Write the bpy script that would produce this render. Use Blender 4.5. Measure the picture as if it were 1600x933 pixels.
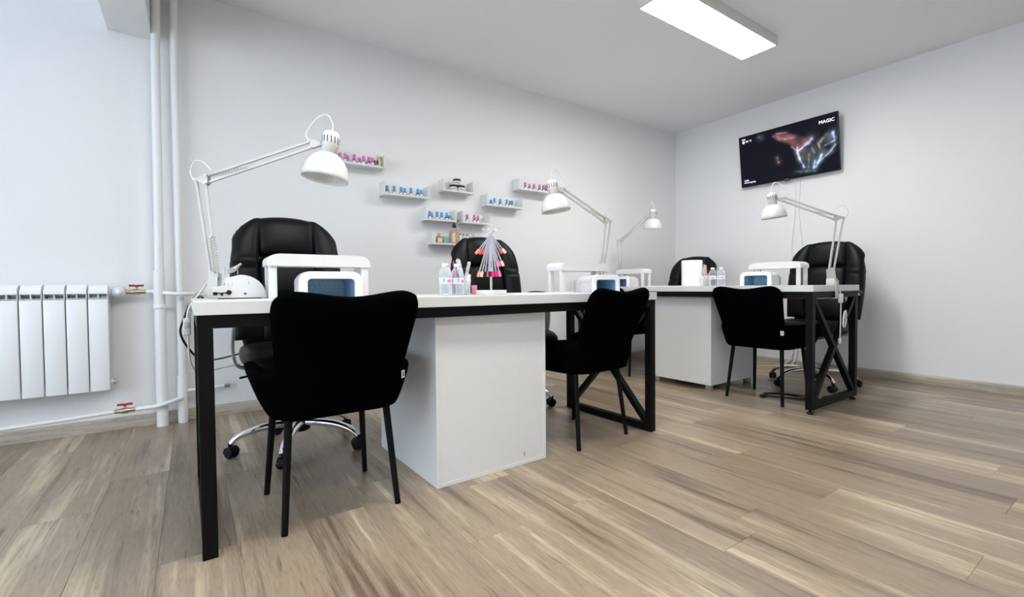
import bpy, bmesh, math, random
from mathutils import Vector, Matrix, noise
import numpy as np

for o in list(bpy.data.objects):
    bpy.data.objects.remove(o, do_unlink=True)
S = bpy.context.scene
C = S.collection
PI = math.pi
R = math.radians
random.seed(7)

# ---------------------------------------------------------------- camera
# world: X runs along wall A to the corner, Y points at wall A, Z up; metres
WA, WB, WL, WK, HC = 3.489, 4.806, -3.0, -2.7, 2.62
cam_d = bpy.data.cameras.new('camera')
cam_d.sensor_fit = 'HORIZONTAL'
cam_d.sensor_width = 36.0
cam_d.lens = 724.632 / 1600 * 36.0
cam_d.clip_start = 0.05
cam = bpy.data.objects.new('camera', cam_d)
C.objects.link(cam)
fw = Vector((0.5675329, 0.82299304, -0.02426642))
rt = Vector((0.82307702, -0.56785766, -0.00905023))
up = Vector((0.02122815, 0.01483683, 0.99966456))
M = Matrix((rt, up, -fw)).transposed().to_4x4()
M.translation = Vector((0, 0, 0.8))
cam.matrix_world = M
S.camera = cam

# ---------------------------------------------------------------- world, light, exposure
w = bpy.data.worlds.new('overcast_sky')
S.world = w
w.use_nodes = True
bg = w.node_tree.nodes['Background']
bg.inputs[0].default_value = (0.68, 0.82, 1.0, 1)
bg.inputs[1].default_value = 2.9
PANEL_STRENGTH = 21.0
S.view_settings.view_transform = 'Standard'
S.view_settings.look = 'None'
S.view_settings.gamma = 1.0
S.view_settings.use_curve_mapping = False
S.view_settings.exposure = 0.98
pl = bpy.data.lights.new('window_portal', 'AREA')
pl.shape = 'RECTANGLE'
pl.size, pl.size_y = 4.4, 2.0
pl.cycles.is_portal = True
po = bpy.data.objects.new('window_portal', pl)
C.objects.link(po)
po.location = (WL + 0.01, 0.7, 1.4)
po.rotation_euler = (0, -PI / 2, 0)

# ---------------------------------------------------------------- materials
MATS = {}


def rgb(r, g, b):
    f = lambda c: (c / 255 / 12.92) if c / 255 <= 0.04045 else ((c / 255 + 0.055) / 1.055) ** 2.4
    return (f(r), f(g), f(b), 1)


def mat(name, col, rough=0.5, metal=0.0, **kw):
    m = bpy.data.materials.new(name)
    m.use_nodes = True
    b = m.node_tree.nodes['Principled BSDF']
    b.inputs['Base Color'].default_value = col
    b.inputs['Roughness'].default_value = rough
    b.inputs['Metallic'].default_value = metal
    for k, v in kw.items():
        b.inputs[k.replace('_', ' ')].default_value = v
    MATS[name] = m
    return m


def nodes(m):
    nt = m.node_tree
    return nt, nt.nodes, nt.links, nt.nodes['Principled BSDF']


def add_noise(m, scale, amount, bump=0.0, detail=4, stretch=None, tint=None):
    """fine colour mottling and relief on a plain material"""
    nt, N, L, b = nodes(m)
    tc = N.new('ShaderNodeTexCoord')
    n = N.new('ShaderNodeTexNoise')
    n.inputs['Scale'].default_value = scale
    n.inputs['Detail'].default_value = detail
    src = tc.outputs['Object']
    if stretch:
        mp = N.new('ShaderNodeMapping')
        mp.inputs['Scale'].default_value = stretch
        L.new(src, mp.inputs['Vector'])
        src = mp.outputs['Vector']
    L.new(src, n.inputs['Vector'])
    col = list(b.inputs['Base Color'].default_value)
    if amount:
        r = N.new('ShaderNodeValToRGB')
        lo = [max(0, c * (1 - amount)) for c in col[:3]] + [1]
        hi = [min(1, c * (1 + amount)) for c in col[:3]] + [1]
        r.color_ramp.elements[0].position = 0.3
        r.color_ramp.elements[1].position = 0.7
        r.color_ramp.elements[0].color = tint or lo
        r.color_ramp.elements[1].color = hi
        L.new(n.outputs['Fac'], r.inputs['Fac'])
        L.new(r.outputs['Color'], b.inputs['Base Color'])
    if bump:
        bp = N.new('ShaderNodeBump')
        bp.inputs['Strength'].default_value = bump
        bp.inputs['Distance'].default_value = 0.003
        L.new(n.outputs['Fac'], bp.inputs['Height'])
        L.new(bp.outputs['Normal'], b.inputs['Normal'])
    return m


add_noise(mat('wall_paint', (0.80, 0.80, 0.80, 1), 0.75), 120, 0.012, 0.25)
add_noise(mat('ceiling_paint', (0.87, 0.875, 0.88, 1), 0.85), 90, 0.012, 0.2)
add_noise(mat('beam_paint', (0.78, 0.78, 0.78, 1), 0.8), 90, 0.012, 0.2)
mat('pipe_paint', (0.80, 0.80, 0.79, 1), 0.4)
add_noise(MATS['pipe_paint'], 60, 0.02, 0.3)
mat('radiator_enamel', (0.84, 0.85, 0.86, 1), 0.3)
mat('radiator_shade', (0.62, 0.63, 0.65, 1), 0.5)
mat('melamine', (0.74, 0.735, 0.72, 1), 0.28)
add_noise(MATS['melamine'], 40, 0.01, 0.0)
mat('melamine_front', (0.80, 0.80, 0.79, 1), 0.4)
add_noise(MATS['melamine_front'], 70, 0.012, 0.08)
mat('edge_band', (0.78, 0.77, 0.74, 1), 0.5)
mat('black_steel', (0.0035, 0.0035, 0.004, 1), 0.5, Specular_IOR_Level=0.14)
add_noise(MATS['black_steel'], 200, 0.1, 0.1)
mat('black_velvet', (0.0009, 0.0009, 0.0016, 1), 0.95, Specular_IOR_Level=0.02)
add_noise(MATS['black_velvet'], 90, 0.25, 0.2)
mat('black_leather', (0.0045, 0.0045, 0.005, 1), 0.42, Specular_IOR_Level=0.17)
add_noise(MATS['black_leather'], 140, 0.12, 0.25)
mat('black_plastic', (0.004, 0.004, 0.004, 1), 0.45, Specular_IOR_Level=0.3)
mat('rubber', (0.004, 0.004, 0.004, 1), 0.6, Specular_IOR_Level=0.25)
mat('chrome', (0.86, 0.86, 0.87, 1), 0.09, 1.0)
mat('steel', (0.55, 0.54, 0.52, 1), 0.3, 1.0)
mat('spring_steel', (0.50, 0.46, 0.40, 1), 0.35, 1.0)
mat('silver_plastic', (0.36, 0.35, 0.33, 1), 0.35, 0.5)
mat('brass', (0.55, 0.43, 0.27, 1), 0.35, 1.0)
mat('red_handle', (0.36, 0.015, 0.03, 1), 0.4)
mat('lamp_enamel', (0.68, 0.68, 0.65, 1), 0.22)
mat('lamp_arm', (0.56, 0.55, 0.52, 1), 0.35)
mat('lamp_inside', (0.80, 0.81, 0.83, 1), 0.45)
mat('bulb_glass', (0.9, 0.9, 0.88, 1), 0.15)
mat('dark_slot', (0.02, 0.02, 0.02, 1), 0.8)
mat('white_plastic', (0.70, 0.70, 0.69, 1), 0.3)
mat('white_vinyl', (0.72, 0.72, 0.70, 1), 0.35)
mat('uv_frame', (0.84, 0.85, 0.90, 1), 0.3)
mat('uv_inside', (0.22, 0.38, 0.52, 1), 0.22, 0.15)
mat('led_bead', (0.55, 0.66, 0.62, 1), 0.25)
mat('cord_white', (0.78, 0.77, 0.74, 1), 0.5)
mat('cord_grey', (0.45, 0.44, 0.42, 1), 0.5)
mat('cord_black', (0.004, 0.004, 0.004, 1), 0.5, Specular_IOR_Level=0.25)
mat('paper', (0.88, 0.88, 0.86, 1), 0.85)
add_noise(MATS['paper'], 160, 0.02, 0.5)
mat('cap_pink', (0.64, 0.16, 0.42, 1), 0.3)
mat('cap_rose', (0.52, 0.17, 0.30, 1), 0.3)
mat('cap_blue', (0.08, 0.34, 0.64, 1), 0.3)
mat('cap_dark', (0.02, 0.02, 0.025, 1), 0.35)
mat('cap_white', (0.85, 0.85, 0.84, 1), 0.35)
mat('glass_lilac', (0.50, 0.44, 0.66, 1), 0.1, Transmission_Weight=0.35)
mat('glass_plum', (0.32, 0.10, 0.30, 1), 0.1, Transmission_Weight=0.2)
mat('glass_blue', (0.42, 0.55, 0.74, 1), 0.1, Transmission_Weight=0.35)
mat('glass_navy', (0.05, 0.09, 0.22, 1), 0.1)
mat('glass_brown', (0.28, 0.08, 0.05, 1), 0.1)
mat('glass_amber', (0.72, 0.50, 0.33, 1), 0.12, Transmission_Weight=0.3)
mat('glass_orange', (0.62, 0.24, 0.12, 1), 0.12, Transmission_Weight=0.2)
mat('glass_green', (0.30, 0.58, 0.46, 1), 0.12, Transmission_Weight=0.2)
mat('glass_gold', (0.62, 0.58, 0.30, 1), 0.15)
mat('label_white', (0.85, 0.85, 0.85, 1), 0.6)
mat('label_blue', (0.16, 0.30, 0.62, 1), 0.6)
mat('label_lightblue', (0.55, 0.68, 0.86, 1), 0.6)
mat('label_pink', (0.72, 0.24, 0.34, 1), 0.6)
mat('label_peach', (0.80, 0.62, 0.50, 1), 0.6)
mat('ink', (0.03, 0.03, 0.035, 1), 0.6)
mat('cushion_tag', (0.80, 0.78, 0.76, 1), 0.7)
mat('tv_black', (0.003, 0.003, 0.004, 1), 0.3, Specular_IOR_Level=0.2)
mat('pencil_pink', (0.65, 0.03, 0.16, 1), 0.4)
mat('file_grey', (0.50, 0.48, 0.50, 1), 0.8)
add_noise(MATS['file_grey'], 70, 0.45, 0.2)
mat('file_lilac', (0.52, 0.50, 0.60, 1), 0.7)
mat('file_cream', (0.78, 0.76, 0.68, 1), 0.7)
mat('file_gold', (0.55, 0.42, 0.16, 1), 0.5)
mat('swatch_clear', (0.80, 0.79, 0.87, 1), 0.12, Transmission_Weight=0.6)
for nm, c in dict(coral=(214, 96, 84), salmon=(232, 150, 130), red=(222, 62, 40), orange=(232, 96, 52), magenta=(222, 26, 110),
                  pink=(232, 120, 160), blush=(234, 196, 180), navy=(26, 30, 66), wine=(96, 20, 40), black=(20, 20, 24), peach=(226, 160, 120),
                  lilac=(190, 180, 214)).items():
    mat('nail_' + nm, rgb(*c), 0.2)


def emission(name, col, strength):
    m = bpy.data.materials.new(name)
    m.use_nodes = True
    b = m.node_tree.nodes['Principled BSDF']
    b.inputs['Base Color'].default_value = (0.8, 0.8, 0.8, 1)
    b.inputs['Emission Color'].default_value = col
    b.inputs['Emission Strength'].default_value = strength
    MATS[name] = m
    return m


emission('panel_diffuser', (1.0, 0.985, 0.955, 1), PANEL_STRENGTH)
emission('screen_white', (0.85, 0.9, 1, 1), 0.9)
emission('screen_yellow', (0.9, 0.85, 0.45, 1), 0.8)

# clear bottle plastic and window glass let shadow rays through
m = bpy.data.materials.new('clear_pet')
m.use_nodes = True
nt, N, L, b = nodes(m)
b.inputs['Base Color'].default_value = (0.93, 0.96, 1.0, 1)
b.inputs['Roughness'].default_value = 0.06
tr = N.new('ShaderNodeBsdfTransparent')
tr.inputs[0].default_value = (0.93, 0.95, 0.97, 1)
lw = N.new('ShaderNodeLayerWeight')
lw.inputs[0].default_value = 0.35
mr = N.new('ShaderNodeMapRange')
mr.inputs['To Min'].default_value = 0.12
mr.inputs['To Max'].default_value = 0.85
mx = N.new('ShaderNodeMixShader')
L.new(lw.outputs['Facing'], mr.inputs['Value'])
L.new(mr.outputs['Result'], mx.inputs[0])
L.new(tr.outputs[0], mx.inputs[1])
L.new(b.outputs[0], mx.inputs[2])
L.new(mx.outputs[0], N['Material Output'].inputs[0])
MATS['clear_pet'] = m
m = bpy.data.materials.new('window_glass')
m.use_nodes = True
nt, N, L, b = nodes(m)
b.inputs['Roughness'].default_value = 0.02
tr = N.new('ShaderNodeBsdfTransparent')
mx = N.new('ShaderNodeMixShader')
mx.inputs[0].default_value = 0.06
L.new(tr.outputs[0], mx.inputs[1])
L.new(b.outputs[0], mx.inputs[2])
L.new(mx.outputs[0], N['Material Output'].inputs[0])
MATS['window_glass'] = m

# glitter shell of the curing lamps
m = mat('glitter_shell', (0.7, 0.7, 0.74, 1), 0.25, 0.3)
nt, N, L, b = nodes(m)
tc = N.new('ShaderNodeTexCoord')
vo = N.new('ShaderNodeTexVoronoi')
vo.inputs['Scale'].default_value = 240
L.new(tc.outputs['Object'], vo.inputs['Vector'])
hs = N.new('ShaderNodeHueSaturation')
hs.inputs['Saturation'].default_value = 0.35
hs.inputs['Value'].default_value = 1.0
L.new(vo.outputs['Color'], hs.inputs['Color'])
mxc = N.new('ShaderNodeMix')
mxc.data_type = 'RGBA'
mxc.inputs[0].default_value = 0.55
mxc.inputs[6].default_value = (0.72, 0.72, 0.76, 1)
L.new(hs.outputs['Color'], mxc.inputs[7])
L.new(mxc.outputs[2], b.inputs['Base Color'])


# laminate wood: streaks along local Y, each plank offset by its own random value
def wood(name, dark, mid, light, rough, bw=1.0):
    m = bpy.data.materials.new(name)
    m.use_nodes = True
    nt, N, L, b = nodes(m)
    tc = N.new('ShaderNodeTexCoord')
    oi = N.new('ShaderNodeObjectInfo')
    mul = N.new('ShaderNodeMath')
    mul.operation = 'MULTIPLY'
    mul.inputs[1].default_value = 53.0
    L.new(oi.outputs['Random'], mul.inputs[0])

    def layer(scale, detail, rough_=0.6, dist=0.0):
        mp = N.new('ShaderNodeMapping')
        mp.inputs['Scale'].default_value = (scale[0], scale[1], scale[0])
        L.new(tc.outputs['Object'], mp.inputs['Vector'])
        n = N.new('ShaderNodeTexNoise')
        n.noise_dimensions = '4D'
        n.inputs['Scale'].default_value = 1.0
        n.inputs['Detail'].default_value = detail
        n.inputs['Roughness'].default_value = rough_
        n.inputs['Distortion'].default_value = dist
        L.new(mp.outputs['Vector'], n.inputs['Vector'])
        L.new(mul.outputs[0], n.inputs['W'])
        return n.outputs['Fac']

    def ramp(fac, stops):
        r = N.new('ShaderNodeValToRGB')
        e = r.color_ramp.elements
        while len(e) < len(stops):
            e.new(0.5)
        for i, (p, c) in enumerate(stops):
            e[i].position = p
            e[i].color = c
        L.new(fac, r.inputs['Fac'])
        return r.outputs['Color']

    def mix(fac, a, c, mode='MIX'):
        x = N.new('ShaderNodeMix')
        x.data_type = 'RGBA'
        x.blend_type = mode
        if isinstance(fac, float):
            x.inputs[0].default_value = fac
        else:
            L.new(fac, x.inputs[0])
        L.new(a, x.inputs[6])
        if isinstance(c, tuple):
            x.inputs[7].default_value = c
        else:
            L.new(c, x.inputs[7])
        return x.outputs[2]

    broad = layer((8, 0.65, 1), 4, 0.6, 0.35)
    streak = layer((26, 0.9, 1), 5, 0.62, 0.45)
    avg = N.new('ShaderNodeMath')
    avg.operation = 'MULTIPLY_ADD'
    avg.inputs[1].default_value = 0.55
    hlf = N.new('ShaderNodeMath')
    hlf.operation = 'MULTIPLY'
    hlf.inputs[1].default_value = 0.45
    L.new(streak, hlf.inputs[0])
    L.new(broad, avg.inputs[0])
    L.new(hlf.outputs[0], avg.inputs[2])
    base = ramp(avg.outputs[0], [(0.385, dark), (0.47, mid), (0.53, mid), (0.61, light)])
    fine = layer((170, 16, 1), 6, 0.72, 0.5)
    grain = ramp(fine, [(0.30, (0.62, 0.60, 0.58, 1)), (0.50, (0.97, 0.97, 0.97, 1)), (0.72, (1.18, 1.17, 1.15, 1))])
    c1 = mix(0.9, base, grain, 'MULTIPLY')
    crack = layer((52, 3.2, 1), 5, 0.6, 1.2)
    cr = ramp(crack, [(0.31, (0.34, 0.28, 0.24, 1)), (0.405, (1, 1, 1, 1))])
    c2 = mix(0.85, c1, cr, 'MULTIPLY')
    knot = layer((26, 9, 1), 2, 0.5, 0.8)
    kn = ramp(knot, [(0.20, (0.35, 0.28, 0.24, 1)), (0.27, (1, 1, 1, 1))])
    c3 = mix(0.7, c2, kn, 'MULTIPLY')
    tone = ramp(oi.outputs['Random'], [(0.0, (0.80, 0.78, 0.78, 1)), (0.5, (0.98, 0.97, 0.96, 1)), (1.0, (1.13, 1.14, 1.13, 1))])
    c4 = mix(1.0 * bw, c3, tone, 'MULTIPLY')
    L.new(c4, b.inputs['Base Color'])
    b.inputs['Roughness'].default_value = rough
    bp = N.new('ShaderNodeBump')
    bp.inputs['Strength'].default_value = 0.12
    bp.inputs['Distance'].default_value = 0.002
    L.new(fine, bp.inputs['Height'])
    L.new(bp.outputs['Normal'], b.inputs['Normal'])
    MATS[name] = m
    return m


wood('laminate', rgb(108, 92, 77), rgb(151, 135, 115), rgb(190, 175, 148), 0.32)
wood('baseboard_wood', rgb(168, 156, 140), rgb(188, 178, 163), rgb(206, 197, 183), 0.45, 0.3)


# ---------------------------------------------------------------- mesh helpers
class MB:
    """collects shapes, then builds ONE mesh object"""

    def __init__(self):
        self.v, self.f, self.sm = [], [], []

    def add(self, v, f, smooth=False):
        o = len(self.v)
        self.v += [Vector(p) for p in v]
        self.f += [tuple(i + o for i in q) for q in f]
        self.sm += [smooth] * len(f)
        return self

    def box(self, x0, x1, y0, y1, z0, z1, mtx=None):
        v = [(x, y, z) for z in (z0, z1) for y in (y0, y1) for x in (x0, x1)]
        if mtx:
            v = [mtx @ Vector(p) for p in v]
        return self.add(v, [(0, 2, 3, 1), (4, 5, 7, 6), (0, 1, 5, 4), (2, 6, 7, 3), (0, 4, 6, 2), (1, 3, 7, 5)])

    def rbox(self, x0, x1, y0, y1, z0, z1, r=0.005, seg=2, mtx=None):
        bm = bmesh.new()
        bmesh.ops.create_cube(bm, size=1)
        for q in bm.verts:
            q.co = Vector(((x0 + x1) / 2 + q.co.x * (x1 - x0), (y0 + y1) / 2 + q.co.y * (y1 - y0), (z0 + z1) / 2 + q.co.z * (z1 - z0)))
        bmesh.ops.bevel(bm, geom=bm.edges[:], offset=r, segments=seg, profile=0.5, affect='EDGES')
        bm.verts.index_update()
        v = [q.co.copy() if not mtx else mtx @ q.co for q in bm.verts]
        f = [tuple(x.index for x in q.verts) for q in bm.faces]
        bm.free()
        return self.add(v, f, True)

    def bar(self, p0, p1, w, h, upv=(0, 0, 1)):
        p0, p1 = Vector(p0), Vector(p1)
        d = (p1 - p0).normalized()
        u = Vector(upv)
        if abs(d.dot(u)) > 0.99:
            u = Vector((0, 1, 0))
        s = d.cross(u).normalized()
        u = s.cross(d)
        v = []
        for p in (p0, p1):
            for a, c in ((-1, -1), (1, -1), (1, 1), (-1, 1)):
                v.append(p + s * a * w / 2 + u * c * h / 2)
        return self.add(v, [(0, 1, 2, 3), (7, 6, 5, 4), (0, 4, 5, 1), (1, 5, 6, 2), (2, 6, 7, 3), (3, 7, 4, 0)])

    def tube(self, pts, r, n=10, cap=True, closed=False):
        pts = [Vector(p) for p in pts]
        rs = r if isinstance(r, (list, tuple)) else [r] * len(pts)
        rings = []
        prev = None
        m_ = len(pts)
        for i, p in enumerate(pts):
            if closed:
                d = pts[(i + 1) % m_] - pts[i - 1]
            else:
                d = pts[min(i + 1, m_ - 1)] - pts[max(i - 1, 0)]
            d.normalize()
            if prev is None:
                a = Vector((0, 0, 1)) if abs(d.z) < 0.9 else Vector((1, 0, 0))
                s = d.cross(a).normalized()
            else:
                s = (prev - d * prev.dot(d)).normalized()
            prev = s
            t = d.cross(s)
            rings.append([p + (s * math.cos(2 * PI * k / n) + t * math.sin(2 * PI * k / n)) * rs[i] for k in range(n)])
        v = [q for ring in rings for q in ring]
        f = []
        for i in range(m_ if closed else m_ - 1):
            j = (i + 1) % m_
            for k in range(n):
                f.append((i * n + k, i * n + (k + 1) % n, j * n + (k + 1) % n, j * n + k))
        self.add(v, f, True)
        if cap and not closed:
            self.add(rings[0], [tuple(range(n))[::-1]])
            self.add(rings[-1], [tuple(range(n))])
        return self

    def lathe(self, prof, n=24, mtx=None, o=(0, 0, 0), smooth=True):
        """prof: (radius, z) pairs turned about Z"""
        mtx = mtx or Matrix.Translation(o)
        v, f = [], []
        for r, z in prof:
            for k in range(n):
                a = 2 * PI * k / n
                v.append(mtx @ Vector((r * math.cos(a), r * math.sin(a), z)))
        for i in range(len(prof) - 1):
            for k in range(n):
                f.append((i * n + k, i * n + (k + 1) % n, (i + 1) * n + (k + 1) % n, (i + 1) * n + k))
        f.append(tuple(range(n))[::-1])
        f.append(tuple((len(prof) - 1) * n + k for k in range(n)))
        return self.add(v, f, smooth)

    def prism(self, poly, y0, y1, mtx=None, smooth=False):
        """poly in XZ, extruded along Y"""
        n = len(poly)
        v = [(x, y0, z) for x, z in poly] + [(x, y1, z) for x, z in poly]
        if mtx:
            v = [mtx @ Vector(p) for p in v]
        self.add(v, [tuple(range(n)), tuple(range(2 * n - 1, n - 1, -1))])
        return self.add(v, [(i, n + i, n + (i + 1) % n, (i + 1) % n) for i in range(n)], smooth)

    def pad(self, fn, t, nu=18, nv=18, p=3.0, back=1.0):
        """cushion: fn(u,v) for u,v in -1..1 is the mid surface, t the half thickness"""
        us = [math.sin(PI / 2 * (-1 + 2 * i / nu)) for i in range(nu + 1)]
        vs = [math.sin(PI / 2 * (-1 + 2 * i / nv)) for i in range(nv + 1)]
        fr, bk = {}, {}
        V, F = [], []
        e = 1e-3
        for i, u in enumerate(us):
            for j, v_ in enumerate(vs):
                P = Vector(fn(u, v_))
                u0, v0 = max(-1, min(1 - e, u)), max(-1, min(1 - e, v_))
                du = Vector(fn(u0 + e, v0)) - Vector(fn(u0, v0))
                dv = Vector(fn(u0, v0 + e)) - Vector(fn(u0, v0))
                n_ = du.cross(dv)
                n_ = n_.normalized() if n_.length > 1e-12 else Vector((0, 0, 1))
                th = t(u, v_) if callable(t) else t
                k = (max(0, 1 - abs(u) ** p) ** (1 / p)) * (max(0, 1 - abs(v_) ** p) ** (1 / p))
                edge = i in (0, nu) or j in (0, nv)
                fr[i, j] = len(V)
                V.append(P + n_ * th * k)
                if edge:
                    bk[i, j] = fr[i, j]
                else:
                    bk[i, j] = len(V)
                    V.append(P - n_ * th * k * back)
        for i in range(nu):
            for j in range(nv):
                F.append((fr[i, j], fr[i + 1, j], fr[i + 1, j + 1], fr[i, j + 1]))
                F.append((bk[i, j], bk[i, j + 1], bk[i + 1, j + 1], bk[i + 1, j]))
        return self.add(V, F, True)

    def build(self, name, material, parent=None, org=None, bevel=0):
        me = bpy.data.meshes.new(name)
        org = Vector(org) if org else Vector((0, 0, 0))
        me.from_pydata([p - org for p in self.v], [], self.f)
        me.polygons.foreach_set('use_smooth', self.sm)
        if material:
            me.materials.append(MATS[material] if isinstance(material, str) else material)
        me.update()
        o = bpy.data.objects.new(name, me)
        C.objects.link(o)
        o.location = org
        if parent:
            o.parent = parent
        if bevel:
            b = o.modifiers.new('bevel', 'BEVEL')
            b.width = bevel
            b.segments = 2
            b.limit_method = 'ANGLE'
        return o


def tag(o, label, cat, group=None):
    o['label'] = label
    o['category'] = cat
    if group:
        o['group'] = group
    return o


def thing(name, label, cat, loc=(0, 0, 0), rz=0.0, group=None):
    o = bpy.data.objects.new(name, None)
    o.empty_display_size = 0.05
    C.objects.link(o)
    o.location = loc
    o.rotation_euler = (0, 0, rz)
    return tag(o, label, cat, group)


def struct(o):
    o['kind'] = 'structure'
    return o


def copy_tree(o, parent=None):
    c = o.copy()
    C.objects.link(c)
    if parent:
        c.parent = parent
    for ch in list(o.children):
        copy_tree(ch, c)
    return c


def smooth_path(pts, k=6):
    """Catmull-Rom through points"""
    P = [Vector(p) for p in pts]
    P = [P[0] * 2 - P[1]] + P + [P[-1] * 2 - P[-2]]
    out = []
    for i in range(1, len(P) - 2):
        for j in range(k):
            t = j / k
            a, b_, c, d = P[i - 1], P[i], P[i + 1], P[i + 2]
            out.append(0.5 * ((2 * b_) + (c - a) * t + (2 * a - 5 * b_ + 4 * c - d) * t * t + (3 * b_ - a - 3 * c + d) * t ** 3))
    out.append(P[-2])
    return out


def text_mesh(name, txt, size, material, parent, mtx, extrude=0.0003, align='LEFT'):
    cu = bpy.data.curves.new(name, 'FONT')
    cu.body = txt
    cu.size = size
    cu.extrude = extrude
    cu.align_x = align
    t = bpy.data.objects.new(name + '_curve', cu)
    C.objects.link(t)
    bpy.context.view_layer.update()
    me = bpy.data.meshes.new_from_object(t)
    bpy.data.objects.remove(t, do_unlink=True)
    me.transform(mtx)
    me.materials.clear()
    me.materials.append(MATS[material])
    me.name = name
    o = bpy.data.objects.new(name, me)
    C.objects.link(o)
    o.parent = parent
    return o


# ---------------------------------------------------------------- room shell
floor = struct(MB().box(WL, WB, WK, WA, -0.08, -0.012).build('floor', 'dark_slot'))
# laminate planks, children of the floor; seams read off the photograph where visible
PLW, PLL = 0.2, 1.275
known = {1: 1.70, 5: 1.265, 7: 0.858, 10: 1.19, 3: 1.255, -2: 2.55, -3: 2.233, 11: 0.34, 8: 0.322, 13: 0.443, 15: 0.88, 9: 0.757, -1: 1.682,
         -4: 3.135, 0: 2.35, 2: 0.62, 4: 0.35, 6: 2.05, 12: 0.95, 14: 1.45, 16: 0.25, 17: 1.6, 18: 0.7, 19: 1.1}
plank_meshes = {}
k0 = int(math.floor((WL - 0.1) / PLW))
for k in range(k0, 25):
    x0, x1 = max(0.1 + k * PLW, WL), min(0.1 + (k + 1) * PLW, WB)
    if x1 - x0 < 0.01:
        continue
    y = known.get(k, (k * 0.47) % PLL)
    while y > WK:
        y -= PLL
    while y < WA:
        y0, y1 = max(y, WK), min(y + PLL, WA)
        y += PLL
        if y1 - y0 < 0.03:
            continue
        key = (round(x1 - x0, 3), round(y1 - y0, 3))
        if key not in plank_meshes:
            hx, hy = key[0] / 2 - 0.00015, key[1] / 2 - 0.00015
            b_ = 0.0007
            v = [(sx * hx, sy * hy, z) for z in (-0.012, -b_) for sx, sy in ((-1, -1), (1, -1), (1, 1), (-1, 1))]
            v += [(sx * (hx - b_), sy * (hy - b_), 0) for sx, sy in ((-1, -1), (1, -1), (1, 1), (-1, 1))]
            f = [(3, 2, 1, 0), (8, 9, 10, 11)]
            for a in (0, 4):
                f += [(a + i, a + (i + 1) % 4, a + 4 + (i + 1) % 4, a + 4 + i) for i in range(4)]
            me = bpy.data.meshes.new('plank')
            me.from_pydata(v, [], f)
            me.materials.append(MATS['laminate'])
            plank_meshes[key] = me
        p = bpy.data.objects.new('plank', plank_meshes[key])
        p.location = ((x0 + x1) / 2, (y0 + y1) / 2, 0)
        p.parent = floor
        C.objects.link(p)

struct(MB().box(WL - 0.2, WB + 0.2, WK - 0.2, WA + 0.2, HC, HC + 0.15).build('ceiling', 'ceiling_paint'))
struct(MB().box(WL - 0.2, WB + 0.2, WA, WA + 0.15, -0.1, HC).build('wall_back', 'wall_paint'))
struct(MB().box(WB, WB + 0.15, WK - 0.2, WA, -0.1, HC).build('wall_right', 'wall_paint'))
struct(MB().box(WL - 0.2, WB, WK - 0.15, WK, -0.1, HC).build('wall_front', 'wall_paint'))
wl = MB()
wl.box(WL - 0.15, WL, WK, WA, -0.1, 0.4).box(WL - 0.15, WL, WK, WA, 2.4, HC)
wl.box(WL - 0.15, WL, WK, -1.5, 0.4, 2.4).box(WL - 0.15, WL, 2.9, WA, 0.4, 2.4)
struct(wl.build('wall_left', 'wall_paint'))
win = struct(MB().box(WL - 0.1, WL - 0.04, -1.5, 2.9, 0.4, 0.45).box(WL - 0.1, WL - 0.04, -1.5, 2.9, 2.35, 2.4)
             .box(WL - 0.1, WL - 0.04, -1.5, -1.45, 0.45, 2.35).box(WL - 0.1, WL - 0.04, 2.85, 2.9, 0.45, 2.35)
             .box(WL - 0.1, WL - 0.04, 0.675, 0.725, 0.45, 2.35).build('window_1', 'white_plastic'))
MB().box(WL - 0.074, WL - 0.068, -1.45, 0.675, 0.45, 2.35).build('pane', 'window_glass', win)
MB().box(WL - 0.074, WL - 0.068, 0.725, 2.85, 0.45, 2.35).build('pane', 'window_glass', win)
# ceiling beam running out from the back wall above the pipes
struct(MB().box(-0.365, -0.165, WK, WA, 2.28, HC).build('trim_1', 'beam_paint', bevel=0.004))
# baseboards
prof = [(0, 0), (0.016, 0), (0.016, 0.055), (0.010, 0.068), (0, 0.070)]


def baseboard(name, p0, p1, nrm):
    p0, p1, nrm = Vector(p0), Vector(p1), Vector(nrm)
    mid = (p0 + p1) / 2
    d = (p1 - p0)
    Lh = d.length / 2
    d.normalize()
    mb = MB()
    n = len(prof)
    # local Y runs along the board so that the grain follows it
    v = [(a, s * Lh, z) for s in (-1, 1) for a, z in prof]
    mb.add(v, [tuple(range(n))[::-1], tuple(range(n, 2 * n))] + [(i, (i + 1) % n, n + (i + 1) % n, n + i) for i in range(n)])
    o = struct(mb.build(name, 'baseboard_wood'))
    o.location = mid
    o.rotation_euler = (0, 0, math.atan2(nrm.y, nrm.x))
    return o


bb = baseboard('baseboard_back', (WL, WA, 0.0005), (WB - 0.016, WA, 0.0005), (0, -1, 0))
baseboard('baseboard_right', (WB, WK, 0.0005), (WB, WA - 0.016, 0.0005), (-1, 0, 0))
cl = MB().rbox(0.002, 0.019, -0.012, 0.012, 0.0, 0.072, 0.002, 1).build('joint_cover', 'baseboard_wood', bb)
cl.location = (0, -(-0.300 - (WL + WB - 0.016) / 2), 0)

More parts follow.
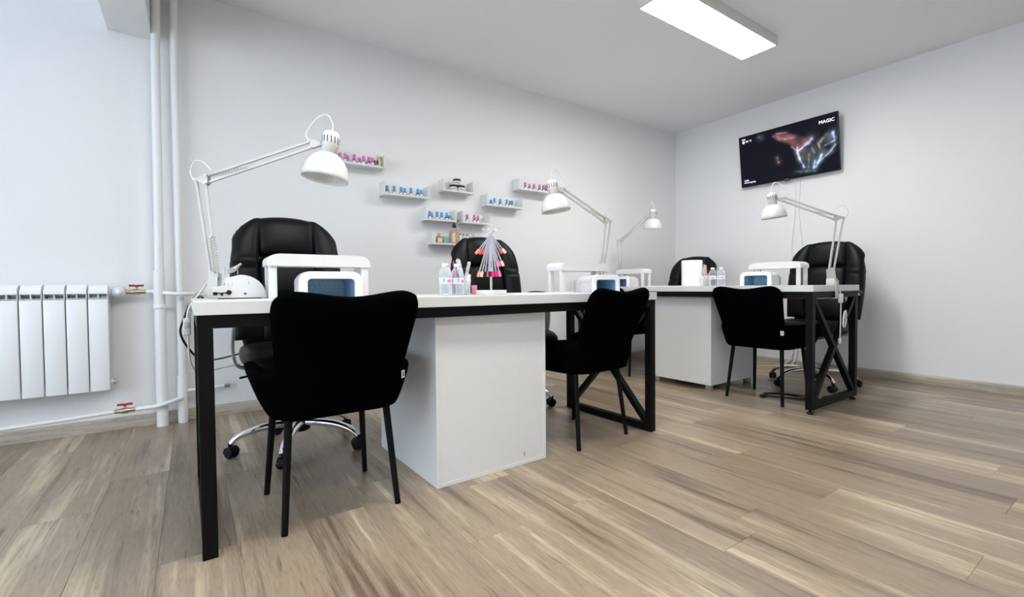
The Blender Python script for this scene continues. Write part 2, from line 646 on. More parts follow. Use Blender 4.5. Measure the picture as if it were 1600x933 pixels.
# ---------------------------------------------------------------- ceiling light panels
def ceiling_panel(x0, x1, y0, y1, label):
    t = thing('ceiling_light_panel', label, 'ceiling light', ((x0 + x1) / 2, (y0 + y1) / 2, HC), 0, 'long ceiling light panels')
    a, c = (x1 - x0) / 2, (y1 - y0) / 2
    fr = MB()
    e = 0.008
    for q in ((-a, a, -c, -c + e), (-a, a, c - e, c), (-a, -a + e, -c + e, c - e), (a - e, a, -c + e, c - e)):
        fr.box(*q, -0.070, -0.0005)
    fr.box(-a + e, a - e, -c + e, c - e, -0.010, -0.0005)
    fr.build('housing', 'white_plastic', t)
    MB().box(-a + e, a - e, -c + e, c - e, -0.068, -0.060).build('diffuser', 'panel_diffuser', t)
    return t


ceiling_panel(2.36, 3.56, 1.715, 1.985, 'long glowing white ceiling light panel above the two manicure desks')
for i, (x0, y0) in enumerate(((0.2, 0.95), (-0.7, -0.5))):  # unseen extra panels, added to brighten the left floor and back wall
    ceiling_panel(x0, x0 + 1.2, y0, y0 + 0.27, 'long white ceiling light panel added out of view to brighten the room')

# ---------------------------------------------------------------- heating pipes, radiator
t = thing('heating_riser', 'thick white painted heating riser pipe beside the radiator', 'pipe', (-0.158, WA - 0.075, 0))
MB().tube([(0, 0, 0.001), (0, 0, 0.30)], 0.0285, 18).tube([(0, 0, 0.30), (0, 0, 0.915)], 0.028, 18).build('lower_pipe', 'pipe_paint', t)
MB().tube([(0.003, 0, 0.91), (0.012, 0, 2.2), (0.022, 0, HC - 0.001)], 0.0225, 18).build('upper_pipe', 'pipe_paint', t)
MB().lathe([(0.028, 0.69), (0.031, 0.695), (0.031, 0.715), (0.028, 0.72)], 18).build('collar', 'pipe_paint', t)
# branch to the thermostat valve and on to the right along the wall
MB().tube([(-0.0595, 0.008, 0.793), (-0.02, 0.0, 0.793)], 0.0125, 12).build('branch_pipe', 'pipe_paint', t)
MB().tube(smooth_path([(0.02, -0.015, 0.785), (0.06, -0.045, 0.780), (0.12, -0.045, 0.778), (0.2, -0.01, 0.776), (0.56, 0.02, 0.770)]), 0.0115, 12).build(
    'branch_pipe', 'pipe_paint', t)
t2 = thing('heating_riser', 'thinner white painted heating riser pipe with a capped side stub', 'pipe', (-0.060, WA - 0.055, 0))
MB().tube([(0, 0, 0.001), (0, 0, 0.29)], 0.0265, 18).build('lower_pipe', 'pipe_paint', t2)
MB().tube([(0, 0, 0.285), (0, 0, 2.0), (0.006, 0, HC - 0.001)], 0.0205, 18).build('upper_pipe', 'pipe_paint', t2)
MB().tube(smooth_path([(0.0, -0.024, 0.155), (-0.07, -0.066, 0.142), (-0.13, -0.066, 0.13), (-0.2185, -0.048, 0.124)]), 0.0125, 12).build('return_pipe', 'pipe_paint', t2)
MB().tube([(0.02, 0.0, 0.190), (0.215, 0.015, 0.192)], 0.011, 12).build('stub_pipe', 'pipe_paint', t2)
MB().tube([(0.215, 0.015, 0.192), (0.245, 0.017, 0.192)], 0.014, 6).build('stub_cap', 'steel', t2)


def ball_valve(loc, label):
    v = thing('ball_valve', label, 'valve', loc)
    MB().tube([(-0.045, 0, 0), (-0.02, 0, 0), (-0.012, 0, 0), (0.012, 0, 0), (0.02, 0, 0), (0.045, 0, 0)], [0.012, 0.012, 0.016, 0.016, 0.012, 0.012], 8).build('body', 'brass', v)
    MB().tube([(0, -0.002, 0.014), (0, -0.002, 0.028)], 0.005, 8).build('stem', 'steel', v)
    h = MB().rbox(-0.008, 0.008, -0.010, 0.006, 0.026, 0.040, 0.003)
    for s in (-1, 1):
        h.rbox(*sorted((s * 0.006, s * 0.034)), -0.008, 0.004, 0.030, 0.042, 0.003)
    h.build('butterfly_handle', 'red_handle', v)
    return v


ball_valve((-0.263, WA - 0.066, 0.793), 'brass ball valve with red butterfly handle beside the thermostat head')
ball_valve((-0.325, WA - 0.105, 0.124), 'brass ball valve with red butterfly handle low on the return pipe')
MB().tube(smooth_path([(-0.371, WA - 0.105, 0.124), (-0.6, WA - 0.10, 0.112), (-0.9, WA - 0.09, 0.100), (-1.25, WA - 0.075, 0.09)]), 0.011, 12).build('return_pipe', 'pipe_paint')
tag(bpy.context.scene.objects['return_pipe.001'] if 'return_pipe.001' in bpy.data.objects else bpy.data.objects['return_pipe'],
    'slim white return pipe running low along the wall under the radiator', 'pipe')
th = thing('thermostat_head', 'white rounded thermostat head between the radiator and the valve', 'thermostat', (-0.338, WA - 0.072, 0.792))
th.scale = (1.0, 1.15, 1.15)
MB().lathe([(0.010, -0.035), (0.020, -0.030), (0.026, -0.012), (0.026, 0.008), (0.022, 0.022), (0.012, 0.028)], 20, Matrix.Rotation(R(90), 4, 'Y')).build('knob', 'white_plastic', th)
MB().lathe([(0.014, 0), (0.014, 0.003)], 16, Matrix.Translation((0.0, -0.0245, 0.0)) @ Matrix.Rotation(R(90), 4, 'X')).build('dial_mark', 'label_white', th)

# radiator made of aluminium sections
rad = thing('radiator', 'white sectional aluminium radiator hung on the wall beside the pipes', 'radiator', (-0.38, WA, 0.25))
SEC = 0.0875
for i in range(9):
    xr = -i * SEC
    g = 0.0025
    s = MB()
    # front plate with a slightly curved face
    pl_ = [(xr - SEC + g, 0), (xr - g, 0), (xr - g, 0.505), (xr - SEC + g, 0.505)]
    s.rbox(xr - SEC + g, xr - g, -0.125, -0.113, 0.0, 0.505, 0.004)
    so = s.build('section', 'radiator_enamel', rad)
    top = MB()
    # rounded top hood
    hood = []
    for a in range(7):
        q = R(a * 15)
        hood.append((-0.118 + 0.055 * (1 - math.cos(q)), 0.535 + 0.050 * math.sin(q)))
    v = [(x, y, z) for x in (xr - SEC + 2 * g, xr - 2 * g) for y, z in hood + [(-0.035, 0.575), (-0.035, 0.560), (-0.075, 0.565), (-0.108, 0.535)]]
    n = len(v) // 2
    top.add(v, [tuple(range(n)), tuple(range(2 * n - 1, n - 1, -1))] + [(j, n + j, n + (j + 1) % n, (j + 1) % n) for j in range(n)])
    top.build('hood', 'radiator_enamel', so)
    fin = MB()
    fin.box(xr - SEC + g, xr - SEC + 0.007, -0.113, -0.035, 0.03, 0.55).box(xr - 0.007, xr - g, -0.113, -0.035, 0.03, 0.55)
    fin.box(xr - SEC / 2 - 0.003, xr - SEC / 2 + 0.003, -0.110, -0.035, 0.02, 0.55)
    fin.box(xr - SEC + 0.007, xr - 0.007, -0.113, -0.104, 0.508, 0.512).box(xr - SEC + 0.007, xr - 0.007, -0.085, -0.045, 0.530, 0.534)
    fin.build('fin', 'radiator_shade', so)
MB().tube([(-9 * SEC, -0.072, 0.54), (0.003, -0.072, 0.54)], 0.017, 14).build('header_pipe', 'radiator_enamel', rad)
MB().tube([(-9 * SEC, -0.072, 0.04), (0.005, -0.072, 0.04)], 0.017, 14).build('header_pipe', 'radiator_enamel', rad)
MB().tube([(0.004, -0.072, 0.04), (0.018, -0.072, 0.04)], 0.016, 8).tube([(0.018, -0.072, 0.04), (0.028, -0.072, 0.04)], 0.007, 8).build('bleed_plug', 'steel', rad)
for x_ in (-0.25, -0.60):
    MB().box(x_, x_ + 0.02, -0.04, -0.0005, 0.50, 0.56).build('bracket', 'steel', rad)

# ---------------------------------------------------------------- desks
DL, DD, TUB = 2.08, 0.685, 0.04


def desk(label, loc, rz, ztop, feet):
    t = thing('manicure_desk', label, 'desk', loc, rz)
    MB().box(-0.006, DL + 0.006, -0.006, DD + 0.006, ztop - 0.040, ztop).build('tabletop', 'melamine', t, bevel=0.0012)
    zu = ztop - 0.0402
    zb = feet
    for x in (0, DL - TUB):
        for y in (0, DD - TUB):
            lg = MB().box(x, x + TUB, y, y + TUB, zb, zu - TUB).build('leg', 'black_steel', t, bevel=0.0015)
            if feet:
                MB().lathe([(0.016, 0.0005), (0.019, 0.003), (0.019, 0.012), (0.008, 0.014), (0.008, zb)], 14, o=(x + TUB / 2, y + TUB / 2, 0)).build('foot', 'black_plastic', lg)
        MB().box(x, x + TUB, 0, DD, zu - TUB, zu).build('end_rail', 'black_steel', t, bevel=0.0015)
        MB().box(x + 0.001, x + TUB - 0.001, TUB, DD - TUB, zb, zb + TUB).build('bottom_rail', 'black_steel', t, bevel=0.0015)
        za, zc = zb + TUB, zu - TUB
        m_ = (za + zc) / 2
        ya, yc = TUB, DD - TUB
        # X of four short bars meeting at the crossing
        MB().bar((x + TUB / 2, ya + 0.004, za + 0.008), (x + TUB / 2, yc - 0.004, zc - 0.008), 0.03, 0.034, (1, 0, 0)).build('cross_brace', 'black_steel', t)
        MB().bar((x + TUB / 2, yc - 0.004, za + 0.008), (x + TUB / 2, ya + 0.004, zc - 0.008), 0.0304, 0.0336, (1, 0, 0)).build('cross_brace', 'black_steel', t)
    MB().box(TUB, DL - TUB, 0, TUB, zu - TUB, zu).build('front_rail', 'black_steel', t, bevel=0.0015)
    MB().box(TUB, DL - TUB, DD - TUB, DD, zu - TUB, zu).build('rear_rail', 'black_steel', t, bevel=0.0015)
    return t


ZN, ZF = 0.766, 0.796
ND = desk('long white-topped manicure desk on black steel legs in front of the wall shelves', (0.009, 1.628, 0), R(0.5), ZN, 0.0)
FD = desk('long white-topped manicure desk on black X-braced frame below the television', (3.10, 3.36, 0), R(-90), ZF, 0.028)


def cabinet(label, loc, rz, w_, d_, h_, feet):
    """back panel faces local -y"""
    t = thing('desk_cabinet', label, 'cabinet', loc, rz)
    z0 = feet
    for s, x in ((0, 0), (1, w_ - 0.016)):
        MB().box(x, x + 0.016, 0, d_, z0, h_).build('side_panel', 'melamine_front', t, bevel=0.0008)
    MB().box(0.0165, w_ - 0.0165, 0.002, 0.014, z0 + 0.016, h_ - 0.001).build('back_panel', 'melamine_front', t)
    MB().box(0.0165, w_ - 0.0165, 0, d_ - 0.02, z0, z0 + 0.0155).build('bottom_panel', 'melamine_front', t)
    MB().box(0.0165, w_ - 0.0165, 0.015, d_ - 0.02, h_ - 0.016, h_).build('top_panel', 'melamine_front', t)
    dr = MB().box(0.018, w_ - 0.018, d_ - 0.018, d_, z0 + 0.02, h_ - 0.02).build('door', 'melamine_front', t)
    MB().tube([(w_ - 0.06, d_, 0.45), (w_ - 0.06, d_ + 0.025, 0.45), (w_ - 0.06, d_ + 0.025, 0.57), (w_ - 0.06, d_, 0.57)], 0.005, 8).build('handle', 'chrome', dr)
    if feet:
        for x in (0.035, w_ - 0.035):
            for y in (0.035, d_ - 0.035):
                MB().rbox(x - 0.022, x + 0.022, y - 0.022, y + 0.022, 0.0005, feet, 0.003).build('foot', 'silver_plastic', t)
    return t


nc = cabinet('white melamine cabinet standing on the floor under the near desk', (0.785, 1.672, 0.0008), R(1.2), 0.562, 0.62, ZN - 0.0406 - TUB - 0.003, 0.0)
fc = cabinet('white cabinet on silver feet under the desk below the television', (3.195, 2.545, 0), R(-90), 0.535, 0.60, ZF - 0.0406 - TUB - 0.003, 0.045)
text_mesh('mark', '1', 0.030, 'ink', nc, Matrix.Translation((0.428, -0.0003 + 0.002, 0.035)) @ Matrix.Rotation(R(90), 4, 'X'), 0.0002)
mk = MB()
mk.lathe([(0.0025, 0), (0.0025, 0.0006)], 8, Matrix.Translation((0.006, 0, 0.668)) @ Matrix.Rotation(R(90), 4, 'X'))
mk.lathe([(0.0025, 0), (0.0025, 0.0006)], 8, Matrix.Translation((0.012, 0, 0.672)) @ Matrix.Rotation(R(90), 4, 'X'))
mk.build('screw_mark', 'steel', nc)
# light grey tray hung under the far desk
tr_ = thing('under_desk_tray', 'small grey tray fixed beneath the far desk', 'tray', (3.62, 1.60, ZF - 0.126))
MB().box(-0.08, 0.08, -0.10, 0.12, 0.03, 0.085).build('body', 'silver_plastic', tr_)
MB().box(-0.095, 0.08, -0.165, -0.10, 0.03, 0.040).build('lip', 'silver_plastic', tr_)


# ---------------------------------------------------------------- client chairs (black velvet tub chairs)
def sgnpow(a, p):
    return math.copysign(abs(a) ** p, a)


def client_chair():
    t = thing('tub_chair', '', 'chair')
    LIFT = 0.0

    def back(u, v):
        k = 0.10
        uu = u * (1 - k * abs(v) ** 8 * abs(u) ** 2)
        s = (v + 1) / 2
        hw = 0.212 + 0.032 * max(0, (s - 0.3) / 0.7)
        z = 0.42 + s * 0.372
        z -= 0.020 * s ** 3 * (0.5 + 0.5 * math.cos(PI * min(1, abs(u) / 0.78))) + 0.022 * s ** 5 * max(0, abs(u) - 0.72) ** 2 / 0.0784
        y = -0.205 - 0.125 * s + 0.045 * uu * uu * (0.4 + 0.6 * (1 - s))
        return (hw * uu, y, z)
    MB().pad(back, 0.028, 22, 20, 3.5).build('backrest', 'black_velvet', t)

    # U-shaped low wall with flared sides
    path = []
    for i in range(9):
        path.append((-1.0, 0.235 - 0.34 * i / 8))
    for i in range(1, 9):
        a = R(90 * i / 8)
        path.append((-1.0 + 0.45 * (1 - math.cos(a)), -0.105 - 0.11 * math.sin(a)))
    half = path[:]
    full = half + [(0.0, -0.215)] + [(-x, y) for x, y in reversed(half)]
    L_ = [0]
    for a, b_ in zip(full, full[1:]):
        L_.append(L_[-1] + math.hypot((a[0] - b_[0]) * 0.25, a[1] - b_[1]))

    def along(s):
        d = (s + 1) / 2 * L_[-1]
        for i in range(len(full) - 1):
            if d <= L_[i + 1] + 1e-9:
                q = (d - L_[i]) / max(1e-9, L_[i + 1] - L_[i])
                return (full[i][0] + (full[i + 1][0] - full[i][0]) * q, full[i][1] + (full[i + 1][1] - full[i][1]) * q)
        return full[-1]

    def wall(u, v):
        x, y = along(u)
        s = (v + 1) / 2
        hw = 0.195 + 0.055 * s
        front = max(0, (y - 0.12) / 0.115)
        z = 0.372 + s * (0.160 - 0.025 * front ** 2)
        return (x * hw, y - 0.012 * s * (1 if y < -0.1 else 0) + 0.01, z)
    MB().pad(wall, 0.028, 44, 12, 3.5).build('seat_shell', 'black_velvet', t)

    def seat(u, v):
        uu = u * (1 - 0.08 * abs(v) ** 6)
        vv = v * (1 - 0.05 * abs(u) ** 6)
        return (0.205 * uu, 0.025 + 0.225 * vv, 0.430 + 0.006 * (1 - u * u))
    MB().pad(seat, 0.060, 16, 16, 4).build('seat', 'black_velvet', t)
    for sx in (-1, 1):
        for sy in (-1, 1):
            MB().tube([(sx * 0.165, sy * 0.145, 0.392), (sx * 0.192, sy * 0.19, 0.0006)], [0.0135, 0.0105], 14).build('leg', 'black_steel', t)
    TT = Matrix.Translation((0.205, -0.226, 0.487)) @ Matrix.Rotation(R(37), 4, 'Z')
    tg = MB().box(-0.010, 0.010, -0.0006, 0.0006, -0.014, 0.014, TT).build('fabric_tag', 'cushion_tag', t)
    q = MB()
    for i in range(3):
        q.box(-0.005 + 0.004 * i, -0.003 + 0.004 * i, -0.0010, -0.0007, -0.008, 0.007, TT)
    q.build('tag_print', 'ink', tg)
    return t


ch = client_chair()
spots = [((0.419, 1.838, 0), R(1), 'black velvet tub chair pushed up in front of the mushroom-white nail drill side of the near desk'),
         ((1.705, 1.871, 0), R(6), 'black velvet tub chair between the white cabinet and the near desk end frame'),
         ((3.355, 1.675, 0), R(-90), 'black velvet tub chair beside the X-braced end of the far desk'),
         ((3.355, 2.965, 0), R(-90), 'black velvet tub chair at the end of the far desk, mostly behind another tub chair')]
spots[0] = (spots[0][0], spots[0][1], 'black velvet tub chair pushed under the near desk between its corner leg and white cabinet')
for i, (loc, rz, lab) in enumerate(spots):
    o = ch if i == 0 else copy_tree(ch)
    o.location = loc
    o.rotation_euler = (0, 0, rz)
    tag(o, lab, 'chair', 'black velvet client chairs')


# ---------------------------------------------------------------- office chairs
def office_chair(rot_base):
    t = thing('office_chair', '', 'chair')
    base = MB().lathe([(0.030, 0.085), (0.045, 0.095), (0.045, 0.135), (0.034, 0.150), (0.030, 0.155)], 20).build('base_hub', 'black_plastic', t)
    for i in range(5):
        a = rot_base + i * 2 * PI / 5
        ca, sa = math.cos(a), math.sin(a)
        prof_ = [(0.03, 0.128, 0.019), (0.10, 0.130, 0.018), (0.18, 0.124, 0.0165), (0.245, 0.108, 0.015), (0.285, 0.088, 0.014), (0.305, 0.068, 0.013)]
        pts = smooth_path([(r * ca, r * sa, z) for r, z, _ in prof_], 4)
        rs = [0.019 - 0.006 * j / (len(pts) - 1) for j in range(len(pts))]
        mb = MB().tube(pts, rs, 12)
        # make the spoke a flattened band, wider than it is tall
        side = Vector((-sa, ca, 0))
        mb.v = [p + side * p.dot(side) * 0.35 for p in mb.v]
        sp = mb.build('spoke', 'chrome', t)
        cx, cy = 0.308 * ca, 0.308 * sa
        yaw = a + 0.9 + i * 0.7
        mt = Matrix.Translation((cx, cy, 0)) @ Matrix.Rotation(yaw, 4, 'Z')
        cs = MB()
        for s in (-1, 1):
            cs.lathe([(0.010, -0.009), (0.022, -0.009), (0.026, -0.005), (0.026, 0.005), (0.022, 0.009), (0.010, 0.009)], 18,
                     mt @ Matrix.Translation((0.008, s * 0.014, 0.0268)) @ Matrix.Rotation(R(90), 4, 'X'))
        # hood over the twin wheels
        hood = [(0.008 + 0.029 * math.cos(R(q)), 0.0268 + 0.029 * math.sin(R(q))) for q in range(10, 191, 20)]
        hood += [(0.008 + 0.02 * math.cos(R(q)), 0.0268 + 0.02 * math.sin(R(q))) for q in range(190, 9, -20)]
        cs.prism(hood, -0.022, 0.022, mt)
        cs.lathe([(0.009, 0.05), (0.009, 0.075)], 10, mt)
        cs.build('caster', 'rubber', sp)
    MB().tube([(0, 0, 0.15), (0, 0, 0.30)], 0.026, 16).tube([(0, 0, 0.30), (0, 0, 0.40)], 0.016, 16).build('gas_lift', 'black_plastic', t)
    MB().rbox(-0.09, 0.09, -0.13, 0.13, 0.385, 0.425, 0.01).build('tilt_mechanism', 'black_plastic', t)
    MB().tube([(0.08, 0.06, 0.40), (0.20, 0.08, 0.405), (0.27, 0.085, 0.395)], 0.005, 8).build('tilt_lever', 'black_plastic', t)

    def seat(u, v):
        uu = u * (1 - 0.10 * abs(v) ** 6)
        vv = v * (1 - 0.06 * abs(u) ** 6)
        return (0.258 * uu, 0.03 + 0.255 * vv, 0.475 - 0.03 * max(0, v - 0.5) ** 2 * 4 + 0.012 * u * u)
    MB().pad(seat, 0.060, 18, 18, 3.5).build('seat', 'black_leather', t)

    def yb(z):
        s = (z - 0.5) / 0.7
        return -0.245 - 0.10 * s - 0.03 * s * s

    def shell(u, v):
        s = (v + 1) / 2
        z = 0.50 + s * 0.670
        hw = 0.215 + 0.045 * math.sin(PI * min(1, s * 0.9 + 0.05)) - 0.030 * s ** 7
        z -= 0.09 * s ** 4 * abs(u) ** 3
        return (hw * u, yb(z) - 0.03 + 0.02 * u * u, z)
    MB().pad(shell, 0.040, 20, 24, 4).build('backrest', 'black_leather', t)
    # side bolsters with rounded shoulders
    for s in (-1, 1):
        def bol(u, v, s=s):
            q = (v + 1) / 2
            z = 0.54 + q * 0.650
            cx = 0.200 - 0.030 * q ** 6 + 0.012 * math.sin(PI * q)
            hw = 0.066 - 0.004 * q ** 4
            zz = z - 0.060 * q ** 5 * max(0, u * s * 1.0 + 0.5) ** 2
            crease = 0.006 * math.exp(-((z - 0.93) / 0.012) ** 2)
            return (s * cx + hw * u, yb(z) + 0.022 + 0.02 * (u * s + 1) / 2 - crease, zz)
        MB().pad(bol, lambda u, v: 0.052 * (1 - 0.13 * math.exp(-(((v + 1) / 2 - 0.62) / 0.025) ** 2)), 14, 40, 2.6).build('side_bolster', 'black_leather', t)
    # centre cushions: thick headrest, then two flatter panels
    for z0, z1, th, hw0, hw1, nm in ((0.985, 1.200, 0.058, 0.142, 0.152, 'headrest'), (0.760, 0.985, 0.040, 0.140, 0.142, 'back_cushion'),
                                     (0.535, 0.765, 0.044, 0.140, 0.140, 'lumbar_cushion')):
        def cen(u, v, z0=z0, z1=z1, hw0=hw0, hw1=hw1):
            q = (v + 1) / 2
            z = z0 + q * (z1 - z0)
            rc_ = 1 - 0.07 * abs(v) ** 6
            return ((hw0 + (hw1 - hw0) * q) * u * rc_, yb(z) + 0.018 + 0.010 * u * u, z - 0.016 * u * u * q * q)
        MB().pad(cen, th, 20, 16, 2.7).build(nm, 'black_leather', t)
    # armrests: silver band looping up from the seat, padded black top
    for s in (-1, 1):
        band = smooth_path([(s * 0.20, 0.05, 0.432), (s * 0.272, 0.05, 0.445), (s * 0.292, 0.055, 0.52), (s * 0.288, 0.075, 0.62), (s * 0.276, 0.085, 0.70), (s * 0.268, 0.06, 0.742),
                            (s * 0.268, -0.02, 0.752), (s * 0.268, -0.10, 0.745)], 5)
        v, f = [], []
        n = len(band)
        for i, p in enumerate(band):
            d = (band[min(i + 1, n - 1)] - band[max(i - 1, 0)]).normalized()
            # width vector: along Y on the upright, along X on the top run
            wv = Vector((0, 1, 0)) if i < n * 0.62 else Vector((1, 0, 0))
            wv = (wv - d * wv.dot(d)).normalized()
            nv_ = d.cross(wv).normalized()
            for a, c in ((-1, -1), (1, -1), (1, 1), (-1, 1)):
                v.append(p + wv * a * 0.030 + nv_ * c * 0.006)
        for i in range(n - 1):
            for k in range(4):
                f.append((i * 4 + k, i * 4 + (k + 1) % 4, i * 4 + 4 + (k + 1) % 4, i * 4 + 4 + k))
        f += [(3, 2, 1, 0), (4 * n - 4, 4 * n - 3, 4 * n - 2, 4 * n - 1)]
        ar = MB().add(v, f, False).build('armrest', 'silver_plastic', t, bevel=0.002)

        def apad(u, v, s=s):
            return (s * 0.268 + 0.036 * u * (1 - 0.2 * abs(v) ** 4), -0.02 + 0.135 * v, 0.772 - 0.014 * abs(v) ** 3)
        MB().pad(apad, 0.020, 10, 16, 2.6).build('arm_pad', 'black_leather', ar)
    return t


oc = office_chair(R(30 + 180))
oc_spots = [((0.440, 2.535, 0), R(180), 1.0, 'black leather office chair behind the near desk with the nail drill'),
            ((1.755, 2.615, 0), R(177), 0.975, 'black leather office chair behind the hanging nail colour swatches'),
            ((4.065, 1.690, 0), R(92), 0.965, 'black leather office chair under the television cables at the far desk'),
            ((4.110, 2.985, 0), R(90), 0.925, 'black leather office chair behind the paper towel roll')]
for i, (loc, rz, sz, lab) in enumerate(oc_spots):
    o = oc if i == 0 else copy_tree(oc)
    o.location = loc
    o.rotation_euler = (0, 0, rz)
    o.scale = (1, 1, sz)
    tag(o, lab, 'office chair', 'black leather office chairs')


# ---------------------------------------------------------------- wall shelves with bottles
def shelf(x0, x1, z, label):
    d = 0.105
    t = thing('wall_shelf', label, 'shelf', ((x0 + x1) / 2, WA, z))
    a = (x1 - x0) / 2
    MB().box(-a, a, -d, -0.0005, 0, 0.014).build('board', 'melamine', t, bevel=0.001)
    for s in (-1, 1):
        q = sorted((s * a, s * (a - 0.012)))
        MB().box(q[0], q[1], -d, -0.0005, 0.0142, 0.100).build('end_panel', 'melamine', t, bevel=0.001)
    return t


SH = dict(S1=(0.815, 1.205, 1.690), S2=(1.188, 1.555, 1.500), S3=(1.677, 1.960, 1.580), S4=(1.520, 1.792, 1.335), S5=(1.850, 2.120, 1.335),
          S6=(1.580, 1.975, 1.148), S7=(2.083, 2.465, 1.500), S8=(2.418, 2.800, 1.675))
SLAB = dict(S1='white wall shelf of pink-capped bottles ending in a gold jar', S2='white wall shelf of blue-capped bottles, long one beneath the gold jar shelf',
            S3='short white wall shelf carrying three black-lidded jars', S4='short white wall shelf of blue-capped bottles above the soap pump bottle',
            S5='short white wall shelf holding three pink-capped bottles', S6='white wall shelf with soap pump bottle and perfume bottles',
            S7='long white wall shelf of blue-capped bottles under the rose-capped row', S8='long white wall shelf of rose-capped bottles partly behind a desk lamp')
for k, (x0, x1, z) in SH.items():
    shelf(x0, x1, z, SLAB[k])


def polish(x, y, z, cap, body, label, group, h=0.080, r=0.0125, lab='label_white', lean=1.0):
    """nail polish bottle: wide clear shoulder, tall tapering cap, small label"""
    t = thing('polish_bottle', label, 'bottle', (x, y, z + 0.0005), 0, group)
    hb = h * 0.45
    MB().lathe([(r * 0.92, 0), (r, 0.003), (r, hb * 0.72), (r * 0.75, hb * 0.9), (r * 0.45, hb)], 14).build('glass_body', body, t)
    MB().lathe([(r * 0.74, hb), (r * 0.76, hb + 0.002), (r * 0.66, h - 0.002), (r * 0.58, h)], 12).build('cap', cap, t)
    lb = MB()
    n = 6
    v, f = [], []
    for i in range(n):
        a = R(-150 + i * 16)
        for zz in (hb * 0.18, hb * 0.64):
            v.append((1.02 * r * math.cos(a), 1.02 * r * math.sin(a), zz))
    f = [(2 * i, 2 * i + 2, 2 * i + 3, 2 * i + 1) for i in range(n - 1)]
    lb.add(v, f, True).build('label', lab, t)
    return t


SY = WA - 0.058


def fx(px_frac, k):
    return SH[k][0] + px_frac * (SH[k][1] - SH[k][0])


def row(k, items, label, group, capdef, bodies):
    z = SH[k][2] + 0.0142
    for i, it in enumerate(items):
        x, dy, h = it[0], it[1], it[2]
        cap = it[3] if len(it) > 3 else capdef
        b_ = bodies[i % len(bodies)]
        lab = label.replace('polish bottle', 'polish bottle with %s body' % b_.replace('glass_', ''))
        if h < 0.078:
            lab = 'short ' + lab
        polish(x, SY + dy, z, cap, b_, lab, group, h * 0.72, 0.0155)


row('S1', [(0.850, 0, 0.088), (0.888, 0.0, 0.088), (0.922, -0.01, 0.086), (0.945, 0.02, 0.080), (0.986, -0.005, 0.092), (1.026, 0.005, 0.070), (1.052, -0.012, 0.086), (1.094, 0.0, 0.090), (1.112, -0.028, 0.076)],
    'pink-capped polish bottle on the shelf that ends in a gold jar', 'pink-capped bottles on the gold jar shelf', 'cap_pink', ['glass_lilac', 'glass_plum', 'glass_lilac'])
row('S2', [(1.232, 0.01, 0.090), (1.285, 0, 0.090), (1.340, 0, 0.086), (1.360, -0.022, 0.072), (1.420, 0, 0.090), (1.475, 0, 0.088), (1.495, -0.022, 0.074)],
    'blue-capped polish bottle on the long shelf beneath the gold jar shelf', 'blue-capped bottles beneath the gold jar shelf', 'cap_blue', ['glass_brown', 'glass_blue', 'glass_blue', 'glass_brown', 'glass_blue'])
row('S4', [(1.572, -0.01, 0.086), (1.600, 0.02, 0.080), (1.638, -0.005, 0.088), (1.680, 0, 0.086), (1.722, -0.005, 0.086), (1.750, 0.005, 0.060)],
    'blue-capped polish bottle on the short shelf above the soap pump bottle', 'blue-capped bottles above the soap pump', 'cap_blue', ['glass_blue', 'glass_navy', 'glass_blue'])
row('S5', [(1.915, 0, 0.090), (1.985, 0, 0.092), (2.020, 0.0, 0.088)],
    'pink-capped polish bottle on the short shelf above the colour swatches', 'pink-capped bottles above the swatches', 'cap_pink', ['glass_lilac', 'glass_plum', 'glass_lilac'])
row('S7', [(2.190, 0, 0.090), (2.172, 0.03, 0.075), (2.250, 0, 0.088), (2.318, 0, 0.088), (2.352, 0.0, 0.080), (2.378, 0, 0.086)],
    'blue-capped polish bottle on the long shelf under the rose-capped row', 'blue-capped bottles under the rose-capped row', 'cap_blue', ['glass_blue', 'glass_blue', 'glass_navy', 'glass_blue'])
row('S8', [(2.525, 0, 0.092), (2.572, 0, 0.080), (2.625, 0, 0.088), (2.690, 0, 0.088), (2.735, 0, 0.088), (2.772, 0.01, 0.088)],
    'rose-capped polish bottle on the high shelf behind a desk lamp', 'rose-capped bottles behind the lamp', 'cap_rose', ['glass_lilac', 'glass_plum', 'glass_plum', 'glass_navy'])
# dark little dropper bottles and a gold jar on the first shelf
for i, (x, y, h) in enumerate(((1.138, SY, 0.046), (1.152, SY - 0.02, 0.044))):
    polish(x, y, SH['S1'][2] + 0.0142, 'cap_dark', 'cap_dark', 'tiny black dropper bottle beside the gold jar', 'tiny black bottles', h, 0.008)
z = SH['S1'][2] + 0.0147
t = thing('gold_jar', 'squat gold glass jar at the end of the pink bottle shelf', 'jar', (1.170, SY - 0.005, z))
MB().lathe([(0.016, 0), (0.018, 0.004), (0.018, 0.05), (0.014, 0.058)], 16).build('body', 'glass_gold', t)
MB().lathe([(0.016, 0.058), (0.016, 0.078), (0.013, 0.080)], 16).build('lid', 'glass_gold', t)
